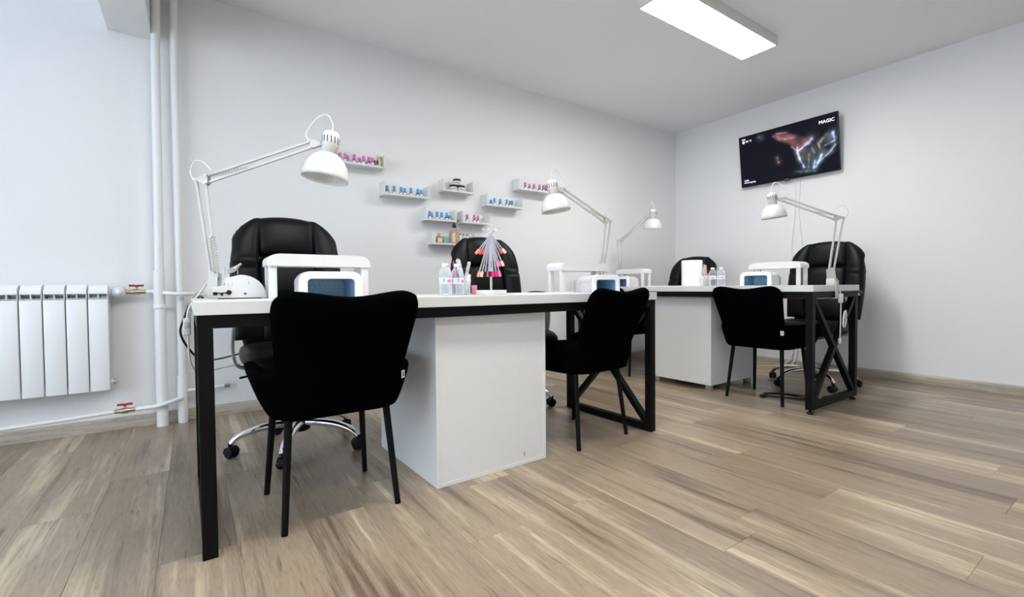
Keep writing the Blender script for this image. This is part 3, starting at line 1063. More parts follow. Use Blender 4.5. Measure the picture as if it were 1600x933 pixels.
# three cosmetics jars
z3 = SH['S3'][2] + 0.0147
for i, (x, dy, dz, lab) in enumerate(((1.790, 0, 0, 'white jar with black lid in the lower pair, next to the shelf middle'), (1.855, -0.01, 0, 'white jar with black lid in the lower pair, nearer the empty shelf end'),
                                      (1.820, -0.005, 0.0505, 'white jar with black lid stacked on top of two others'))):
    t = thing('cosmetic_jar', lab, 'jar', (x, SY + dy, z3 + dz), 0, 'black-lidded jars')
    MB().lathe([(0.028, 0), (0.030, 0.003), (0.030, 0.034)], 20).build('body', 'white_plastic', t)
    MB().lathe([(0.032, 0.0342), (0.032, 0.049), (0.030, 0.050)], 20).build('lid', 'cap_dark', t)
    lb = MB()
    for j in range(4):
        a = R(-125 + j * 14)
        lb.box(-0.0022, 0.0022, -0.0304, -0.0301, 0.013, 0.020, Matrix.Rotation(a + PI / 2, 4, 'Z'))
    lb.build('print', 'ink', t)
# lowest shelf: perfume, green jar, pump bottle, white tubes
z6 = SH['S6'][2] + 0.0147
t = thing('perfume_bottle', 'orange perfume bottle with pale label on the lowest shelf', 'bottle', (1.655, SY, z6))
MB().rbox(-0.022, 0.022, -0.012, 0.012, 0, 0.056, 0.003).build('body', 'glass_orange', t)
MB().lathe([(0.012, 0.056), (0.012, 0.078)], 12).build('cap', 'glass_amber', t)
MB().box(-0.016, 0.020, -0.0126, -0.0122, 0.008, 0.040).build('label', 'label_peach', t)
t = thing('green_jar', 'small green glass jar with white lid on the lowest shelf', 'jar', (1.712, SY, z6))
MB().rbox(-0.022, 0.022, -0.016, 0.016, 0, 0.056, 0.004).build('body', 'glass_green', t)
MB().lathe([(0.014, 0.0562), (0.014, 0.074)], 12).build('lid', 'cap_white', t)
t = thing('soap_pump_bottle', 'amber soap bottle with black pump on the lowest shelf', 'bottle', (1.792, SY - 0.005, z6))
MB().rbox(-0.036, 0.036, -0.022, 0.022, 0, 0.105, 0.006).lathe([(0.026, 0.104), (0.020, 0.118), (0.014, 0.122), (0.014, 0.130)], 16).build('body', 'glass_amber', t)
p = MB().lathe([(0.016, 0.130), (0.016, 0.160), (0.012, 0.162)], 16).tube([(0, 0, 0.16), (0, 0, 0.19)], 0.006, 10)
p.rbox(-0.014, 0.036, -0.007, 0.007, 0.186, 0.197, 0.003)
p.build('pump', 'cap_dark', t)
MB().box(-0.030, -0.004, -0.0228, -0.0222, 0.015, 0.085).build('label', 'label_peach', t)
d = MB()
random.seed(3)
for i in range(9):
    a, c = random.uniform(-0.03, 0.03), random.uniform(0.01, 0.095)
    d.box(a, a + 0.006, -0.0232, -0.0229, c, c + 0.006)
d.build('print', 'ink', t)
for i in range(4):
    t = thing('white_tube', 'slim white bottle with %s cap on the lowest shelf beside the soap pump bottle' % ('dark' if i < 3 else 'white'), 'bottle', (1.848 + i * 0.034, SY + 0.005, z6), 0, 'slim white bottles')
    MB().lathe([(0.012, 0), (0.0125, 0.002), (0.0125, 0.070), (0.008, 0.076)], 14).build('body', 'white_plastic', t)
    MB().lathe([(0.009, 0.0762), (0.009, 0.084)], 12).build('cap', 'cap_dark' if i < 3 else 'cap_white', t)

# ---------------------------------------------------------------- television
tv = thing('television', 'slim black wall television showing a dark video with channel lettering', 'television', (4.715, 2.193, 2.067))
tilt = R(7.0)
TM = Matrix.Rotation(-tilt, 4, 'Y') @ Matrix.Rotation(-PI / 2, 4, 'Z')    # local: x to the viewer's right, y away from viewer, z up
TW, THT = 0.895, 0.510


def tvm(mb, name, material, parent=tv, bevel=0):
    mb.v = [TM @ p for p in mb.v]
    return mb.build(name, material, parent, bevel=bevel)


tvm(MB().rbox(-TW / 2, TW / 2, 0.0, 0.022, -THT / 2, THT / 2, 0.003), 'bezel', 'tv_black')
tvm(MB().rbox(-TW * 0.36, TW * 0.36, 0.022, 0.055, -THT * 0.42, THT * 0.30, 0.012), 'rear_housing', 'tv_black')
MB().box(0.03, WB - 4.715 - 0.0005, -0.10, 0.10, -0.10, 0.10).build('wall_mount', 'black_steel', tv)
tvm(MB().rbox(-0.022, 0.022, -0.002, 0.012, -THT / 2 - 0.010, -THT / 2 - 0.001, 0.003), 'sensor_bump', 'tv_black')
# picture painted per vertex on a real screen surface
nx, nz = 160, 90
sw, shh = TW - 0.012, THT - 0.018
v, f, cols = [], [], []


def seg_d(p, a, b_):
    a, b_, p = Vector(a), Vector(b_), Vector(p)
    d_ = b_ - a
    h = max(0, min(1, (p - a).dot(d_) / max(1e-9, d_.dot(d_))))
    return (p - a - d_ * h).length


def inside(p, poly):
    x, y = p
    c = False
    j = len(poly) - 1
    for i in range(len(poly)):
        if (poly[i][1] > y) != (poly[j][1] > y) and x < (poly[j][0] - poly[i][0]) * (y - poly[i][1]) / (poly[j][1] - poly[i][1]) + poly[i][0]:
            c = not c
        j = i
    return c


def edge_d(p, poly):
    return min(seg_d(p, poly[i], poly[(i + 1) % len(poly)]) for i in range(len(poly)))


A_ = 0.56
hand = [(0.355, 0.10), (0.43, 0.07), (0.50, 0.09), (0.60, 0.19), (0.70, 0.29), (0.80, 0.30), (0.78, 0.40), (0.70, 0.46), (0.63, 0.52), (0.55, 0.39), (0.47, 0.30), (0.40, 0.24)]
cloth = [(0.63, 0.52), (0.74, 0.46), (0.82, 0.40), (0.90, 0.30), (0.985, 0.30), (0.985, 0.70), (0.90, 0.76), (0.80, 0.93), (0.70, 0.92), (0.65, 0.75)]
hand = [(a, b_ * A_) for a, b_ in hand]
cloth = [(a, b_ * A_) for a, b_ in cloth]
strokes = [((0.62, 0.45), (0.625, 0.53), 0.008, (0.75, 0.72, 0.85)), ((0.63, 0.52), (0.70, 0.45), 0.010, (0.75, 0.75, 0.9)), ((0.70, 0.45), (0.76, 0.36), 0.022, (0.45, 0.42, 0.6)),
           ((0.57, 0.42), (0.62, 0.52), 0.008, (0.45, 0.30, 0.32)), ((0.62, 0.54), (0.64, 0.68), 0.011, (0.6, 0.68, 0.85)), ((0.64, 0.68), (0.68, 0.85), 0.011, (0.5, 0.62, 0.85)),
           ((0.77, 0.90), (0.785, 0.76), 0.010, (0.45, 0.65, 0.95)), ((0.79, 0.88), (0.85, 0.68), 0.010, (0.5, 0.7, 1.0)), ((0.83, 0.78), (0.93, 0.66), 0.007, (0.4, 0.55, 0.75)),
           ((0.96, 0.33), (0.965, 0.43), 0.016, (0.45, 0.6, 0.95)), ((0.88, 0.53), (0.97, 0.48), 0.005, (0.5, 0.6, 0.75)), ((0.93, 0.66), (0.975, 0.55), 0.008, (0.4, 0.5, 0.65)),
           ((0.84, 0.45), (0.90, 0.33), 0.008, (0.25, 0.30, 0.32)), ((0.83, 0.55), (0.82, 0.46), 0.008, (0.28, 0.27, 0.24)), ((0.72, 0.86), (0.73, 0.62), 0.009, (0.20, 0.18, 0.16)),
           ((0.78, 0.62), (0.76, 0.52), 0.010, (0.16, 0.16, 0.15)), ((0.42, 0.10), (0.52, 0.13), 0.010, (0.22, 0.15, 0.15)), ((0.38, 0.14), (0.46, 0.24), 0.007, (0.30, 0.14, 0.15)),
           ((0.42, 0.15), (0.50, 0.24), 0.007, (0.32, 0.15, 0.16)), ((0.50, 0.24), (0.60, 0.26), 0.016, (0.22, 0.10, 0.10)), ((0.60, 0.90), (0.78, 0.95), 0.014, (0.10, 0.16, 0.18)),
           ((0.235, 0.085), (0.25, 0.10), 0.012, (0.30, 0.42, 0.48)), ((0.412, 0.56), (0.414, 0.59), 0.012, (0.26, 0.16, 0.13)), ((0.425, 0.645), (0.428, 0.66), 0.012, (0.30, 0.20, 0.17))]
for j in range(nz + 1):
    for i in range(nx + 1):
        s_, t_ = i / nx, j / nz
        v.append(TM @ Vector(((s_ - 0.5) * sw, -0.0004, (0.5 - t_) * shh)))
        p = (s_, t_ * A_)
        c = np.array([0.004, 0.0045, 0.009])
        nz_ = noise.noise(Vector((s_ * 14, t_ * 9, 0.3)))
        if inside(p, hand):
            k = min(1, edge_d(p, hand) / 0.03)
            c = c + k * np.array([0.16, 0.065, 0.06]) * (0.7 + 0.7 * nz_)
        if inside(p, cloth):
            k = min(1, edge_d(p, cloth) / 0.03)
            c = c + k * np.array([0.030, 0.036, 0.038]) * (1 + 1.5 * nz_)
        for a, b_, wd, cc in strokes:
            dd = seg_d(p, (a[0], a[1] * A_), (b_[0], b_[1] * A_))
            wv_ = 1 + 0.9 * noise.noise(Vector((s_ * 22, t_ * 13, 2.1)))
            c = c + np.array(cc) * (math.exp(-(dd / (wd * 0.6 * max(0.35, wv_))) ** 2) * 0.62 + 0.10 * math.exp(-(dd / (wd * 2.4)) ** 2)) * max(0.25, wv_)
        cols.append(np.clip(c, 0.0, 1))
for j in range(nz):
    for i in range(nx):
        q = j * (nx + 1) + i
        f.append((q, q + nx + 1, q + nx + 2, q + 1))
me = bpy.data.meshes.new('screen')
me.from_pydata(v, [], f)
at = me.color_attributes.new('picture', 'FLOAT_COLOR', 'POINT')
at.data.foreach_set('color', np.array([[*c, 1.0] for c in cols], dtype=np.float32).ravel())
m = bpy.data.materials.new('screen_picture')
m.use_nodes = True
nt, N, L, b = nodes(m)
ca = N.new('ShaderNodeVertexColor')
ca.layer_name = 'picture'
b.inputs['Base Color'].default_value = (0.002, 0.002, 0.003, 1)
b.inputs['Roughness'].default_value = 0.3
b.inputs['Specular IOR Level'].default_value = 0.08
L.new(ca.outputs['Color'], b.inputs['Emission Color'])
b.inputs['Emission Strength'].default_value = 0.75
me.materials.append(m)
so = bpy.data.objects.new('screen', me)
C.objects.link(so)
so.parent = tv


def tvtext(txt, s_, t_, size, align='LEFT', material='screen_white', nm='screen_lettering'):
    mt = TM @ Matrix.Translation(((s_ - 0.5) * sw, -0.0012, (0.5 - t_) * shh)) @ Matrix.Rotation(R(90), 4, 'X')
    return text_mesh(nm, txt, size, material, so, mt, 0.0003, align)


tvtext('MAGIC', 0.835, 0.135, 0.040)
tvtext('Sofia', 0.030, 0.060, 0.020)
tvtext('06 °C', 0.078, 0.115, 0.024)
tvtext('16:03', 0.030, 0.905, 0.022)
tvtext('www.magic.bg', 0.030, 0.945, 0.020)
sun = MB().lathe([(0.0001, 0), (0.013, 0), (0.013, 0.0006)], 20, Matrix.Translation((-0.5 * sw + 0.050 * sw, -0.0008, (0.5 - 0.105) * shh)) @ Matrix.Rotation(R(90), 4, 'X'))
tvm(sun, 'weather_sun', 'screen_yellow', so)
em = MB()
for i in range(5):
    em.box(-0.018 + i * 0.0075, -0.013 + i * 0.0075, -0.0006, 0.0, -THT / 2 + 0.0025, -THT / 2 + 0.006)
tvm(em, 'maker_emblem', 'label_white')
# twin white cables down the wall
for i, (dx, lab) in enumerate(((0.0, 'thin white television cable hanging straight down the wall'), (0.045, 'thin white television cable with a slight bend on the wall'))):
    y0 = 2.14 - dx
    pts = [(WB - 0.006, y0, 1.80), (WB - 0.006, y0 + 0.012 * i, 1.5), (WB - 0.006, y0 + 0.03 - 0.05 * i, 1.15), (WB - 0.006, y0 - 0.02, 0.8), (WB - 0.012, y0, 0.35)]
    pts += [(WB - 0.03, y0 + 0.02, 0.10), (WB - 0.10, y0 + 0.12, 0.012), (WB - 0.30, y0 + 0.30, 0.006)] if i == 0 else [(WB - 0.022, y0 + 0.02, 0.10), (WB - 0.05, y0 + 0.05, 0.03)]
    tag(MB().tube(smooth_path(pts, 6), 0.0045, 8).build('television_cable', 'cord_white'), lab, 'cable')


# ---------------------------------------------------------------- spring-arm desk lamps
def spring(p0, p1, r, turns=14):
    p0, p1 = Vector(p0), Vector(p1)
    d = p1 - p0
    a = Vector((0, 0, 1)) if abs(d.normalized().z) < 0.9 else Vector((1, 0, 0))
    s = d.cross(a).normalized()
    t_ = d.normalized().cross(s)
    return [p0 + d * (i / (turns * 6)) + (s * math.cos(i * PI / 3) + t_ * math.sin(i * PI / 3)) * r for i in range(turns * 6 + 1)]


def desk_lamp(label, base, elbow, head, tilt_axis, sr, cord, ztop, clampdir):
    """base: pivot foot on the desk; elbow, head: joint positions; tilt_axis: direction the shade points away from (its top)"""
    B = Vector((base[0], base[1], ztop))
    t = thing('desk_lamp', label, 'lamp', B, 0, 'white spring-arm desk lamps')
    E = Vector(elbow) - B
    Hd = Vector(head) - B
    P0 = Vector((0, 0, 0.085))
    cd = Vector(clampdir)                      # direction from desk edge inward
    side = (Vector((E.x, E.y, 0)).cross(Vector((0, 0, 1))))
    armv = Hd - E
    hor = Vector((armv.x, armv.y, 0)).normalized()      # lamp plane
    sd = hor.cross(Vector((0, 0, 1))).normalized()
    # clamp: block on the top, back plate, jaw and screw under the slab
    ang = math.atan2(cd.y, cd.x)
    mt = Matrix.Rotation(ang, 4, 'Z')
    cb = MB().rbox(-0.028, 0.022, -0.024, 0.024, 0.0005, 0.042, 0.003, 2, mt)
    cb.rbox(-0.036, -0.0285, -0.022, 0.022, -0.0855, 0.030, 0.002, 1, mt).rbox(-0.034, 0.016, -0.020, 0.020, -0.088, -0.0815, 0.002, 1, mt)
    cb.build('clamp', 'lamp_arm', t)
    # pivot plate
    a0, a1 = hor * -0.022 + Vector((0, 0, 0.042)), hor * 0.022 + Vector((0, 0, 0.042))
    pp = MB()
    for s in (-1, 1):
        o_ = sd * s * 0.011
        v = [a0 + o_, a1 + o_, hor * 0.026 + Vector((0, 0, 0.10)) + o_, hor * -0.012 + Vector((0, 0, 0.115)) + o_]
        v += [p + sd * s * 0.002 for p in v]
        pp.add(v, [(0, 1, 2, 3), (7, 6, 5, 4), (0, 4, 5, 1), (1, 5, 6, 2), (2, 6, 7, 3), (3, 7, 4, 0)])
    pp.tube([Vector((0, 0, 0.02)), Vector((0, 0, 0.05))], 0.010, 12)
    pp.build('pivot_plate', 'lamp_arm', t)
    # lower arm: two square bars in the lamp plane
    off = hor * 0.021
    dirl = (E - P0).normalized()
    MB().bar(P0 - off * 0.5, E - off, 0.009, 0.009, sd).build('lower_arm', 'lamp_arm', t)
    MB().bar(P0 + off * 0.7, E + off * 0.9 - dirl * 0.015, 0.009, 0.009, sd).build('lower_arm', 'lamp_arm', t)
    q0, q1 = P0 + off * 0.7, E + off * 0.9
    for s in (-1, 1):
        MB().tube(spring(q0 + sd * s * 0.010, q0 + (q1 - q0) * 0.42 + sd * s * 0.010, 0.004), 0.0011, 5).build('spring', 'spring_steel', t)
    MB().tube([q0 + (q1 - q0) * 0.42 - sd * 0.013, q0 + (q1 - q0) * 0.42 + sd * 0.013], 0.004, 8).build('spring_pin', 'steel', t)
    # elbow plate
    au = armv.normalized()
    nrm = sd.cross(au)
    if nrm.z < 0:
        nrm = -nrm
    U0, U1 = E + off * 1.5 + nrm * 0.016, E + off * 1.3 - nrm * 0.012
    ep = MB()
    for s in (-1, 1):
        o_ = sd * s * 0.008
        v = [E - off + o_, E + off * 0.9 - dirl * 0.02 + o_, U1 + o_, U0 + o_]
        v = [p - (p - (v[0] + v[2]) / 2).normalized() * -0.006 for p in v]
        v += [p + sd * s * 0.002 for p in v]
        ep.add(v, [(0, 1, 2, 3), (7, 6, 5, 4), (0, 4, 5, 1), (1, 5, 6, 2), (2, 6, 7, 3), (3, 7, 4, 0)])
    ep.build('elbow_plate', 'lamp_arm', t)
    pins = MB()
    for p in (E - off, E + off * 0.9 - dirl * 0.015, U0, U1, P0 - off * 0.5, P0 + off * 0.7, Hd + nrm * 0.012, Hd - nrm * 0.012):
        pins.tube([p - sd * 0.012, p + sd * 0.012], 0.0042, 8)
    pins.build('joint_pin', 'steel', t)
    # upper arm
    MB().bar(U0, Hd + nrm * 0.012, 0.009, 0.009, sd).build('upper_arm', 'lamp_arm', t)
    MB().bar(U1, Hd - nrm * 0.012, 0.009, 0.009, sd).build('upper_arm', 'lamp_arm', t)
    for s in (-1, 1):
        MB().tube(spring(U0 + sd * s * 0.010, U1 + (Hd - U1) * 0.40 + sd * s * 0.010, 0.004), 0.0011, 5).build('spring', 'spring_steel', t)
    # head bracket and shade
    ax = Vector(tilt_axis).normalized()          # points from rim up through the socket
    hb = MB()
    hv = (Hd + au * 0.03)
    for s in (-1, 1):
        o_ = sd * s * 0.007
        v = [Hd + nrm * 0.020 + o_, Hd - nrm * 0.018 + o_, hv - nrm * 0.018 + au * 0.014 + o_, hv + nrm * 0.0 + au * 0.008 + o_]
        v += [p + sd * s * 0.002 for p in v]
        hb.add(v, [(0, 1, 2, 3), (7, 6, 5, 4), (0, 4, 5, 1), (1, 5, 6, 2), (2, 6, 7, 3), (3, 7, 4, 0)])
    hb.build('head_bracket', 'lamp_arm', t)
    k = sr / 0.085
    # socket sits just beyond the bracket
    so_ = hv + au * 0.045 * k - nrm * 0.020
    zq = ax.to_track_quat('Z', 'Y').to_matrix().to_4x4()
    SM = Matrix.Translation(so_) @ zq
    MB().tube([hv + au * 0.010 - nrm * 0.012, so_ - ax * 0.015 * k], 0.004, 8).lathe([(0.009, -0.004), (0.009, 0.004)], 10, Matrix.Translation(hv + au * 0.02 - nrm * 0.012) @ (sd.to_track_quat('Z', 'Y').to_matrix().to_4x4())).build('swivel', 'steel', t)
    sk = MB().lathe([(0.029 * k, -0.045 * k), (0.028 * k, -0.015 * k), (0.031 * k, -0.012 * k), (0.031 * k, 0.030 * k), (0.027 * k, 0.041 * k), (0.014 * k, 0.046 * k)], 24, SM).build('socket', 'lamp_enamel', t)
    sl = MB()
    for i in range(14):
        sl.box(0.0305 * k, 0.0316 * k, -0.0016, 0.0016, -0.003 * k, 0.022 * k, SM @ Matrix.Rotation(2 * PI * i / 14, 4, 'Z') @ Matrix.Rotation(0.15, 4, 'X'))
    sl.build('vent_slot', 'dark_slot', sk)
    outer, inner = [], []
    for i in range(13):
        q = i / 12
        r = 0.029 * k + (sr - 0.029 * k) * math.sin(q * PI / 2) ** 0.9
        zz = -0.042 * k - 0.098 * k * (1 - math.cos(q * PI / 2)) ** 0.80
        outer.append((r, zz))
    MBs = MB()
    n = 32
    prof_ = outer + [(r - 0.0018, z_ + (0.0 if i_ == 12 else -0.0012)) for i_, (r, z_) in list(enumerate(outer))[::-1]]
    v, f = [], []
    for r, z_ in prof_:
        for j in range(n):
            a = 2 * PI * j / n
            v.append(SM @ Vector((r * math.cos(a), r * math.sin(a), z_)))
    for i in range(len(prof_) - 1):
        for j in range(n):
            f.append((i * n + j, i * n + (j + 1) % n, (i + 1) * n + (j + 1) % n, (i + 1) * n + j))
    sh_ = MBs.add([p for p in v], [q[::-1] for q in f], True).build('shade', 'lamp_enamel', t)
    MB().lathe([(0.012 * k, -0.050 * k), (0.014 * k, -0.065 * k), (0.027 * k, -0.085 * k), (0.027 * k, -0.098 * k), (0.016 * k, -0.112 * k), (0.004, -0.116 * k)], 16, SM).build('bulb', 'bulb_glass', t)
    # cord loops at the head and the elbow
    top = so_ + ax * 0.046 * k
    mid = (top + Hd) / 2 + Vector((0, 0, 0.075))
    lp = smooth_path([Hd - au * 0.005 + nrm * 0.012, Hd - au * 0.02 + Vector((0, 0, 0.05)), mid - (top - Hd) * 0.2 + Vector((0, 0, 0.012)), mid + (top - Hd) * 0.30, top + ax * 0.025, top - ax * 0.002], 6)
    MB().tube(lp, 0.0026, 8).build('cord_loop', 'cord_white', t)
    eb = [E - off * 0.8 - dirl * 0.03, E - off * 2.2 + Vector((0, 0, 0.03)), E - off * 1.2 + Vector((0, 0, 0.075)), E + off * 0.6 + Vector((0, 0, 0.070)), E + off * 1.8 + Vector((0, 0, 0.03)) + au * 0.01]
    MB().tube(smooth_path(eb, 6), 0.0024, 8).build('cord_loop', 'cord_white', t)
    if cord:
        pts = [Vector(p) - B for p in cord]
        MB().tube(smooth_path(pts, 6), 0.0035, 8).build('cord', 'cord_white', t)
    return t


lampA = desk_lamp('white spring-arm desk lamp clamped beside the nail drill on the near desk', (0.076, 2.2915), (0.040, 2.285, 1.250), (0.404, 1.99, 1.378), (0.16, -0.02, 1.0), 0.089,
                  [(0.07, 2.305, 0.86), (0.035, 2.34, 0.80), (-0.010, 2.345, 0.73), (-0.02, 2.335, 0.67), (-0.018, 2.34, 0.61), (-0.012, 2.38, 0.50), (0.02, 2.50, 0.43), (0.10, 2.78, 0.40), (0.25, 3.12, 0.37), (0.42, 3.44, 0.33)],
                  ZN, (0, -1, 0))
sw_ = MB().rbox(-0.033, -0.007, 2.322, 2.346, 0.615, 0.685, 0.004)
sw_.v = [p - lampA.location for p in sw_.v]
sw_.build('inline_switch', 'white_plastic', lampA)
rk = MB().rbox(-0.030, -0.012, 2.318, 2.3225, 0.645, 0.668, 0.002)
rk.v = [p - lampA.location for p in rk.v]
rk.build('rocker', 'lamp_arm', lampA)
desk_lamp('white spring-arm desk lamp at the near desk end behind the sparkly curing lamp', (2.0645, 2.03), (2.112, 2.015, 1.203), (1.752, 2.02, 1.348), (-0.10, 0.10, 1.0), 0.082,
          [(2.07, 2.03, 0.86), (2.10, 2.05, 0.80), (2.115, 2.06, 0.72), (2.11, 2.10, 0.5), (2.09, 2.06, 0.40)], ZN, (-1, 0, 0))
desk_lamp('white spring-arm desk lamp facing the room corner at the far desk', (3.66, 3.339), (3.655, 3.335, 1.275), (3.715, 3.035, 1.478), (-0.05, -0.08, 1.0), 0.088,
          None, ZF, (0, -1, 0))
lampD = desk_lamp('white spring-arm desk lamp below the television with its cord bundled on the desk frame', (3.415, 1.3010), (3.468, 1.275, 1.232), (3.235, 1.510, 1.362), (-0.10, 0.05, 1.0), 0.077,
                  [(3.42, 1.31, 0.88), (3.43, 1.275, 0.82), (3.44, 1.262, 0.76), (3.445, 1.258, 0.70), (3.445, 1.258, 0.60), (3.445, 1.26, 0.50), (3.447, 1.262, 0.44)], ZF, (0, 1, 0))
for mb_, nm in ((MB().rbox(3.432, 3.458, 1.247, 1.269, 0.680, 0.740, 0.003), 'inline_switch'), (MB().rbox(3.438, 3.456, 1.255, 1.27, 0.415, 0.45, 0.004), 'plug')):
    mb_.v = [p - lampD.location for p in mb_.v]
    mb_.build(nm, 'white_plastic', lampD)
lo = []
for i in range(40):
    a = i * 2 * PI / 13
    lo.append(Vector((3.475 + 0.020 * math.cos(a) + 0.012 * math.sin(a), 1.250 - 0.0002 * i, 0.575 + 0.055 * math.sin(a))) - lampD.location)
MB().tube(lo, 0.003, 6).build('cord_bundle', 'cord_white', lampD)


# ---------------------------------------------------------------- arm rests and curing lamps
def arm_rest():
    """long axis local x, client side local -y, origin at table level"""
    t = thing('arm_rest', '', 'arm rest')
    LX, LY, Hh = 0.185, 0.060, 0.122
    for sx in (-1, 1):
        for sy in (-1, 1):
            MB().rbox(sx * (LX - 0.014) - 0.014, sx * (LX - 0.014) + 0.014, sy * (LY - 0.012) - 0.010, sy * (LY - 0.012) + 0.010, 0.0006, Hh, 0.002).build('leg', 'white_plastic', t)
    pr_ = []
    for i in range(13):
        a = R(90 * i / 12)
        pr_.append((LX + 0.006 - 0.05 + 0.05 * math.cos(a), Hh + 0.018 + 0.028 * math.sin(a)))
    pr_ = pr_ + [(-x, z_) for x, z_ in reversed(pr_)] + [(-LX - 0.006, Hh), (LX + 0.006, Hh)]
    MB().prism(pr_, -LY - 0.004, LY + 0.004).build('pad', 'white_vinyl', t, bevel=0.007)
    for sx in (-1, 1):
        MB().lathe([(0.0015, 0), (0.0015, 0.0008)], 8, Matrix.Translation((sx * (LX - 0.014), -LY + 0.0022, Hh - 0.006)) @ Matrix.Rotation(R(90), 4, 'X')).build('screw', 'steel', t)
    return t


def curing_lamp():
    """opening at local -y"""
    t = thing('curing_lamp', '', 'curing lamp')
    W, Dp, Hh = 0.110, 0.165, 0.096

    def arch(hw, h, r, n=8, z0=0.0):
        p = [(hw, z0)]
        for i in range(n + 1):
            a = R(90 * i / n)
            p.append((hw - r + r * math.cos(a), z0 + h - r * 0.8 + r * 0.8 * math.sin(a)))
        return p + [(-x, z_) for x, z_ in reversed(p)]
    outer = arch(W, Hh, 0.040, 8, 0.0008)
    inner = arch(W - 0.028, Hh - 0.026, 0.016, 8, 0.0008)
    n = len(outer)
    # shell: tapering arch from front to back, hollow
    mb = MB()
    rings = []
    for y, s, z_ in ((0.012, 1.0, 1.0), (0.07, 0.995, 1.0), (Dp * 0.75, 0.96, 0.93), (Dp * 0.93, 0.90, 0.80), (Dp, 0.80, 0.55)):
        rings.append([(x * s, y, 0.0008 + (zz - 0.0008) * z_) for x, zz in outer])
    v = [p for r_ in rings for p in r_]
    f = []
    for i in range(len(rings) - 1):
        for j in range(n - 1):
            f.append((i * n + j, (i + 1) * n + j, (i + 1) * n + j + 1, i * n + j + 1))
    f.append(tuple((len(rings) - 1) * n + j for j in range(n)))
    mb.add(v, f, True).build('shell', 'glitter_shell', t)
    # front frame with an opening
    fr = MB()
    v = [(x, 0.0, z_) for x, z_ in outer] + [(x, 0.0, z_) for x, z_ in inner] + [(x, 0.012, z_) for x, z_ in outer] + [(x, 0.012, z_) for x, z_ in inner]
    f = []
    for j in range(n - 1):
        f += [(j, j + 1, n + j + 1, n + j), (2 * n + j, 3 * n + j, 3 * n + j + 1, 2 * n + j + 1), (j, 2 * n + j, 2 * n + j + 1, j + 1), (n + j, n + j + 1, 3 * n + j + 1, 3 * n + j)]
    f += [(0, n, 3 * n, 2 * n), (n - 1, 3 * n - 1, 4 * n - 1, 2 * n - 1)]
    fr.add(v, f, False).build('front_frame', 'uv_frame', t, bevel=0.002)
    # mirrored blue chamber
    v, f = [], []
    for y, s in ((0.010, 1.0), (0.13, 0.94)):
        v += [(x * s, y, 0.0008 + (z_ - 0.0008) * s) for x, z_ in inner]
    f = [(j, j + 1, n + j + 1, n + j) for j in range(n - 1)] + [tuple(range(n, 2 * n))]
    f += [(0, n, 2 * n - 1, n - 1)]
    ins = MB().add(v, f, False).build('chamber', 'uv_inside', t)
    ld = MB()
    for i in range(8):
        for j in range(3):
            x, z_ = -0.064 + i * 0.018 + (j % 2) * 0.004, 0.028 + j * 0.014
            ld.box(x - 0.0018, x + 0.0018, 0.1275, 0.1292, z_ - 0.0018, z_ + 0.0018)
    ld.build('led', 'led_bead', ins)
    MB().rbox(-0.018, 0.018, 0.02, 0.05, Hh - 0.001, Hh + 0.0015, 0.0007, 1).build('button_panel', 'uv_frame', t)
    return t


ar = arm_rest()
cu = curing_lamp()
ar_sp = [((0.420, 1.985, ZN), R(0), 'white padded arm rest over the curing lamp on the near desk beside the nail drill', 1.0),
         ((1.838, 1.985, ZN), R(1.6), 'white padded arm rest beside the sparkly curing lamp near the end of the near desk', 1.0),
         ((3.530, 3.040, ZF), R(-90), 'white padded arm rest at the room-corner end of the far desk', 0.88),
         ((3.530, 1.690, ZF), R(-90), 'white padded arm rest on the far desk below the television', 0.95)]
cu_sp = [((0.418, 1.752, ZN), R(0), 'white-fronted curing lamp with blue chamber under the near desk arm rest by the nail drill'),
         ((1.875, 1.800, ZN), R(3), 'sparkly silver curing lamp at the end of the near desk'),
         ((3.285, 2.995, ZF), R(-90), 'sparkly curing lamp with blue chamber at the room-corner end of the far desk'),
         ((3.255, 1.712, ZF), R(-90), 'white-fronted sparkly curing lamp on the far desk below the television')]
for i, (loc, rz, lab, sx) in enumerate(ar_sp):
    o = ar if i == 0 else copy_tree(ar)
    o.location, o.rotation_euler, o.scale = loc, (0, 0, rz), (sx, 1, 1)
    tag(o, lab, 'arm rest', 'white padded arm rests')
for i, (loc, rz, lab) in enumerate(cu_sp):
    o = cu if i == 0 else copy_tree(cu)
    o.location, o.rotation_euler = loc, (0, 0, rz)
    tag(o, lab, 'curing lamp', 'nail curing lamps')

# ---------------------------------------------------------------- nail drill
t = thing('nail_drill', 'white domed nail drill machine with black plug on the near desk', 'nail drill', (0.150, 2.06, ZN))
dome = [(-0.088, 0.004), (-0.088, 0.040), (-0.080, 0.046), (-0.052, 0.050), (-0.046, 0.078)]
for i in range(9):
    a = R(90 - 90 * i / 8)
    dome.append((0.0 + 0.085 * math.cos(a), 0.004 + 0.086 * math.sin(a) ** 0.9))
MB().prism(dome, -0.052, 0.052).build('body', 'white_plastic', t, bevel=0.006)
MB().box(-0.070, 0.070, -0.045, 0.045, 0.0005, 0.004).build('base', 'rubber', t)
MB().rbox(-0.0015 + 0.012, 0.0015 + 0.017, -0.0545, -0.0515, 0.016, 0.022, 0.0008, 1).build('socket', 'ink', t)
k_ = MB().tube([(-0.078, -0.060, 0.021), (-0.044, -0.060, 0.023)], 0.0022, 8).rbox(-0.088, -0.074, -0.066, -0.054, 0.014, 0.026, 0.002)
k_.lathe([(0.008, -0.005), (0.009, 0.0), (0.008, 0.005)], 14, Matrix.Translation((-0.038, -0.058, 0.024)) @ Matrix.Rotation(R(90), 4, 'X')).rbox(-0.064, -0.056, -0.062, -0.053, 0.013, 0.021, 0.001)
k_.build('cable_plug', 'cord_black', t)
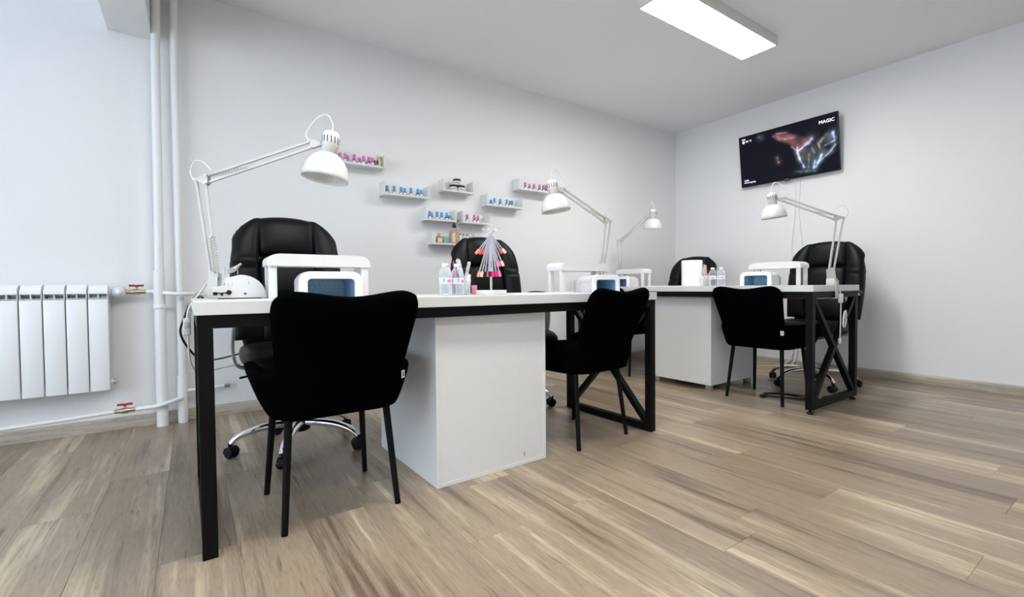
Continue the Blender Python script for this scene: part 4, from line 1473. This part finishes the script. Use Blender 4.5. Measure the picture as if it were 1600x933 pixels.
for i in range(6):
    MB().box(-0.052 + i * 0.006, -0.0495 + i * 0.006, -0.0528, -0.0518, 0.050, 0.060).build('vent', 'label_white' if i % 2 else 'file_grey', t)
MB().box(0.026, 0.028, -0.0526, -0.0518, 0.055, 0.066).build('switch_mark', 'file_grey', t)
h_ = thing('drill_handpiece', 'brass and steel nail drill handpiece resting on the machine', 'handpiece', (0.135, 2.05, ZN + 0.0905))
MB().tube([(-0.024, 0, 0.010), (-0.014, 0, 0.015), (0.002, 0, 0.025), (0.012, 0, 0.034), (0.022, 0, 0.044)], [0.005, 0.009, 0.009, 0.006, 0.004], 14).build('body', 'steel', h_)
MB().tube([(-0.010, 0, 0.0175), (-0.002, 0, 0.0225)], 0.0102, 14).build('grip_ring', 'brass', h_)
MB().tube([(-0.034, 0, -0.001), (-0.034, 0, 0.030)], 0.0016, 6).tube([(0.010, 0, 0.001), (0.010, 0, 0.028)], 0.0016, 6).build('cradle', 'steel', h_)


# ---------------------------------------------------------------- water bottles
def water_bottle():
    t = thing('water_bottle', '', 'bottle')
    r = 0.0285
    MB().lathe([(r * 0.85, 0.0008), (r, 0.006), (r, 0.020), (r * 0.96, 0.024), (r, 0.028), (r, 0.046), (r * 0.97, 0.049), (r * 0.97, 0.080), (r, 0.083), (r * 0.97, 0.098), (r * 0.80, 0.112), (r * 0.50, 0.122), (r * 0.48, 0.128)], 24).build(
        'body', 'clear_pet', t)
    MB().lathe([(r * 0.50, 0.127), (r * 0.54, 0.128), (r * 0.54, 0.139), (r * 0.50, 0.1405)], 20).build('cap', 'cap_white', t)

    def wrap(a0, a1, z0, z1, rr, nm, mt_):
        n = max(2, int(abs(a1 - a0) / 10))
        v, f = [], []
        for i in range(n + 1):
            a = R(a0 + (a1 - a0) * i / n)
            v += [(rr * math.cos(a), rr * math.sin(a), z0), (rr * math.cos(a), rr * math.sin(a), z1)]
        f = [(2 * i, 2 * i + 2, 2 * i + 3, 2 * i + 1) for i in range(n)]
        return MB().add(v, f, True).build(nm, mt_, t)
    lb = wrap(0, 360, 0.052, 0.078, r * 1.005, 'label', 'label_white')
    for a0, a1, z0, z1, mt_ in ((195, 245, 0.054, 0.076, 'label_lightblue'), (225, 240, 0.059, 0.076, 'label_blue'), (258, 300, 0.056, 0.070, 'label_pink'), (15, 65, 0.054, 0.076, 'label_lightblue'), (80, 120, 0.056, 0.070, 'label_pink'),
                                (135, 180, 0.056, 0.072, 'label_pink')):
        o = wrap(a0, a1, z0, z1, r * 1.012, 'label_print', mt_)
        o.parent = lb
    return t


wb0 = water_bottle()
for i, (loc, rz, lab, g) in enumerate([((0.918, 1.845, ZN), 0.0, 'small clear water bottle beside the swatch stand, the one nearer the curing lamp', None),
                                       ((0.986, 1.862, ZN), 0.35, 'small clear water bottle right beside the nail file cup', None),
                                       ((3.300, 2.062, ZF), -1.2, 'small clear water bottle on the far desk beside the file cup', None),
                                       ((3.300, 1.994, ZF), -1.0, 'small clear water bottle on the far desk, further from the file cup', None)]):
    o = wb0 if i == 0 else copy_tree(wb0)
    o.location, o.rotation_euler = loc, (0, 0, rz)
    tag(o, lab, 'bottle', 'small water bottles')


# ---------------------------------------------------------------- file cups with their files
def file_cup(label, loc, r, h):
    t = thing('file_cup', label, 'cup', loc)
    n = 24
    prof_ = [(r * 0.9, 0.0008), (r * 0.92, 0.0008), (r, h), (r - 0.002, h), (r * 0.92 - 0.002, 0.004), (0.001, 0.004)]
    MB().lathe(prof_, n).build('wall', 'clear_pet', t)
    return t


file_cup('clear cup of nail files beside the water bottles on the near desk', (1.045, 1.918, ZN), 0.037, 0.075)


def file_strip(name, p0, p1, w_, th, mt_, label, group=None, cat='nail file'):
    p0, p1 = Vector(p0), Vector(p1)
    mb = MB()
    d_ = (p1 - p0)
    v = rt.copy()
    v = (v - d_.normalized() * v.dot(d_.normalized())).normalized()
    nn = d_.normalized().cross(v)
    out = []
    for i in range(7):
        a = PI * i / 6
        out.append(p1 + v * math.cos(a) * w_ / 2 + d_.normalized() * math.sin(a) * w_ / 2)
    out = [p0 + v * w_ / 2] + out + [p0 - v * w_ / 2]
    n = len(out)
    vv = [p + nn * th / 2 for p in out] + [p - nn * th / 2 for p in out]
    mb.add(vv, [tuple(range(n)), tuple(range(2 * n - 1, n - 1, -1))] + [(i, n + i, n + (i + 1) % n, (i + 1) % n) for i in range(n)])
    return tag(mb.build(name, mt_, None, org=p0), label, cat, group)


zc_ = ZN + 0.006
file_strip('nail_file', (1.056, 1.912, zc_), (1.020, 1.918, ZN + 0.158), 0.022, 0.004, 'file_grey', 'speckled grey nail file standing in the near desk cup')
file_strip('nail_file', (1.048, 1.930, zc_), (1.084, 1.928, ZN + 0.150), 0.016, 0.004, 'file_grey', 'dark mottled nail file leaning towards the swatch stand')
file_strip('nail_file', (1.048, 1.905, zc_), (1.068, 1.898, ZN + 0.090), 0.014, 0.004, 'file_cream', 'short cream nail file in the near desk cup')
t = thing('pencil', 'pink pointed pencil standing in the near desk file cup', 'pencil', (1.028, 1.938, zc_))
MB().tube([(0, 0, 0), (-0.018, 0.002, 0.135)], 0.0055, 8).build('barrel', 'pencil_pink', t)
MB().tube([(-0.018, 0.002, 0.135), (-0.0205, 0.002, 0.155)], [0.0055, 0.001], 8).build('tip', 'pencil_pink', t)
tag(MB().rbox(-0.014, 0.014, -0.004, 0.004, 0.0008, 0.045, 0.002, 1, Matrix.Translation((1.095, 1.90, ZN))).build('pink_buffer', 'label_pink'), 'small pink buffer block behind the swatch stand', 'buffer')

# ---------------------------------------------------------------- swatch stand
t = thing('swatch_stand', 'white display stand with a slim pole for nail colour swatches', 'display stand', (1.120, 1.790, ZN))
MB().rbox(-0.055, 0.055, -0.045, 0.045, 0.0006, 0.022, 0.002).build('base', 'white_plastic', t)
MB().rbox(-0.003, 0.003, -0.006, 0.006, 0.0222, 0.315, 0.001, 1).build('pole', 'white_plastic', t)
hk = MB()
for a, s in ((-0.604, 1.1), (2.538, 1.1), (0.2, 1.0)):
    ca, sa = math.cos(a), math.sin(a)
    hk.tube(smooth_path([(0, 0, 0.285), (0.012 * ca, 0.012 * sa, 0.298), (0.028 * ca * s, 0.028 * sa * s, 0.292), (0.036 * ca * s, 0.036 * sa * s, 0.305)], 5), 0.0018, 6)
hk.build('hook', 'chrome', t)
MB().tube([(0, 0, 0.3065), (-0.0454, -0.0659, 0.3065)], 0.0018, 8).build('peg', 'chrome', t)
cols_ = ['coral', 'salmon', 'wine', 'navy', 'magenta', 'red', 'orange', 'pink', 'blush', 'black', 'peach', 'lilac']
random.seed(11)
SB = Vector((1.120, 1.790, ZN))
fans = [((-0.030, -0.012), 0.205, ['salmon', 'coral', 'coral', 'wine'], 'coral'), ((-0.022, -0.026), 0.105, ['peach', 'blush', 'black', 'orange', 'red'], 'orange and red'), ((0.030, -0.016), 0.205, ['navy', 'black', 'coral', 'blush'], 'navy and coral'),
        ((0.026, -0.030), 0.150, ['wine', 'magenta', 'pink', 'blush'], 'magenta and blush'), ((0.016, -0.034), 0.105, ['navy', 'magenta', 'magenta', 'pink'], 'hot pink')]
cam2 = Vector((rt.x, rt.y, 0)).normalized()
toward = Vector((-fw.x, -fw.y, 0)).normalized()
for gi, ((dx, dd), zt, cl_, nm) in enumerate(fans):
    top = SB + toward * (0.014 + 0.012 * gi) + Vector((0, 0, 0.288))
    t = thing('swatch_ring', 'ring of clear nail swatch sticks tipped %s hanging on the stand' % nm, 'colour swatches', top, 0, 'nail colour swatch rings')
    rg = []
    for i in range(18):
        a = 2 * PI * i / 18
        rg.append(cam2 * 0.016 * math.cos(a) + Vector((0, 0, 0.004 + 0.018 * math.sin(a))) + toward * 0.0015 * math.sin(2 * a))
    MB().tube(rg, 0.0013, 6, closed=True).build('metal_ring', 'chrome', t)
    ln = 0.288 - zt
    m_ = len(cl_)
    for i, cc in enumerate(cl_):
        sp = (i - (m_ - 1) / 2) * 0.0135 + dx * 1.1
        p0 = Vector((0, 0, -0.0155)) + toward * 0.0015 * i
        p1 = Vector((0, 0, -ln)) + cam2 * sp + toward * (0.0018 * i)
        d_ = (p1 - p0).normalized()
        mb = MB()
        mb.bar(p0, p1, 0.0058, 0.0012, toward)
        st = mb.build('swatch_stick', 'swatch_clear', t)
        mb = MB()
        mb.bar(p1, p1 + d_ * 0.024, 0.0125, 0.0022, toward)
        mb.build('nail_tip', 'nail_' + cc, st, bevel=0.0008)

# ---------------------------------------------------------------- far desk things
t = thing('paper_towel_roll', 'large white paper towel roll standing on the far desk', 'paper roll', (3.37, 2.290, ZF))
MB().lathe([(0.080, 0.0008), (0.0805, 0.004), (0.0805, 0.206), (0.079, 0.209), (0.024, 0.209), (0.022, 0.206)], 36).build('paper', 'paper', t)
MB().lathe([(0.021, 0.0008), (0.021, 0.2085)], 16).build('core', 'label_peach', t)
file_cup('clear cup of nail files beside the paper roll on the far desk', (3.345, 2.150, ZF), 0.036, 0.080)
for i, (dx, dy, tx, ty, h, mt_, lab) in enumerate([
        (0.010, 0.016, 0.008, 0.026, 0.140, 'file_lilac', 'lilac nail file leaning against the paper roll'), (0.0, 0.012, 0.0, 0.014, 0.165, 'file_lilac', 'tall lilac nail file upright in the far desk cup'),
        (0.022, 0.006, 0.022, 0.006, 0.095, 'file_cream', 'short cream nail file in the far desk cup'), (-0.004, -0.010, -0.004, -0.002, 0.160, 'file_gold', 'gold-toned nail tool in the far desk cup'),
        (0.014, -0.014, 0.014, -0.010, 0.120, 'cap_dark', 'black nail tool in the far desk cup'), (-0.010, -0.022, -0.012, -0.028, 0.090, 'label_pink', 'pink nail file leaning beside the far desk water bottles')]):
    file_strip('nail_file', (3.345 + dx, 2.150 + dy, ZF + 0.006), (3.345 + tx, 2.150 + ty, ZF + h), 0.012, 0.003, mt_, lab)
# flat papers on the desks
for nm, x, y, zt, a, c, rz, lab in (('paper_sheet', 3.47, 2.62, ZF, 0.15, 0.105, 0.1, 'white paper sheets lying flat on the far desk beside the paper roll'),
                                    ('paper_sheet', 1.45, 1.83, ZN, 0.15, 0.105, 0.05, 'white paper sheets lying flat on the near desk beside the swatch stand')):
    p = MB().box(-a, a, -c, c, 0.0006, 0.0045).build(nm, 'paper')
    p.location = (x, y, zt)
    p.rotation_euler = (0, 0, rz)
    tag(p, lab, 'paper')

# ---------------------------------------------------------------- loose cables
tag(MB().tube(smooth_path([(0.032, 2.13, 0.7715), (0.030, 2.28, 0.7725), (0.024, 2.395, 0.770), (-0.006, 2.425, 0.745), (-0.03, 2.435, 0.68), (-0.045, 2.44, 0.62), (-0.02, 2.46, 0.55), (0.03, 2.56, 0.48), (0.11, 2.86, 0.44), (0.27, 3.20, 0.42), (0.45, 3.44, 0.36)], 6), 0.0045, 8).build(
    'power_cable', 'cord_black'), 'black power cable drooping off the back corner of the near desk', 'cable')
co = []
for i in range(121):
    q = i / 120
    c0 = Vector((0.035 - 0.055 * q ** 0.6, 2.372 + 0.006 * q, 0.790 - 0.125 * q ** 1.6))
    a = i * 2 * PI / 6
    co.append(c0 + Vector((math.cos(a), math.sin(a) * 0.6, math.sin(a) * 0.5)) * 0.0075)
tag(MB().tube(co, 0.002, 6).build('coiled_cord', 'cord_grey'), 'grey coiled cord hanging at the back corner of the near desk', 'cord')
t = thing('hanging_plug', 'black plug dangling on its cable inside the near desk end frame', 'plug', (2.02, 2.03, 0.345))
MB().tube(smooth_path([(0.01, 0.02, 0.33), (0.004, 0.0, 0.2), (0, 0, 0.03)], 5), 0.003, 8).build('cable', 'cord_black', t)
MB().tube([(0, 0, 0.045), (0, 0, 0.02), (0, 0, 0.0), (0, 0, -0.035)], [0.005, 0.010, 0.018, 0.017], 12).build('plug_body', 'cord_black', t)
MB().tube([(-0.009, 0, -0.035), (-0.009, 0, -0.054)], 0.0024, 8).tube([(0.009, 0, -0.035), (0.009, 0, -0.054)], 0.0024, 8).build('prong', 'chrome', t)
t = thing('floor_cable', 'black cable with plug lying in loops on the floor under the far desk', 'cable', (3.36, 1.60, 0))
MB().tube(smooth_path([(0.005, 0.10, 0.006), (0.05, 0.02, 0.0055), (0.10, -0.10, 0.0055), (0.12, -0.17, 0.0055), (0.14, -0.19, 0.0055), (0.12, 0.0, 0.014), (0.03, 0.12, 0.014), (0.09, 0.06, 0.020), (0.16, -0.12, 0.020),
                       (0.20, -0.20, 0.0055), (0.30, -0.16, 0.0055), (0.36, -0.19, 0.0055), (0.46, -0.21, 0.0055)], 6), 0.005, 8).build('cord', 'cord_black', t)
MB().rbox(-0.045, 0.015, 0.082, 0.112, 0.0008, 0.020, 0.006).build('plug', 'cord_black', t)
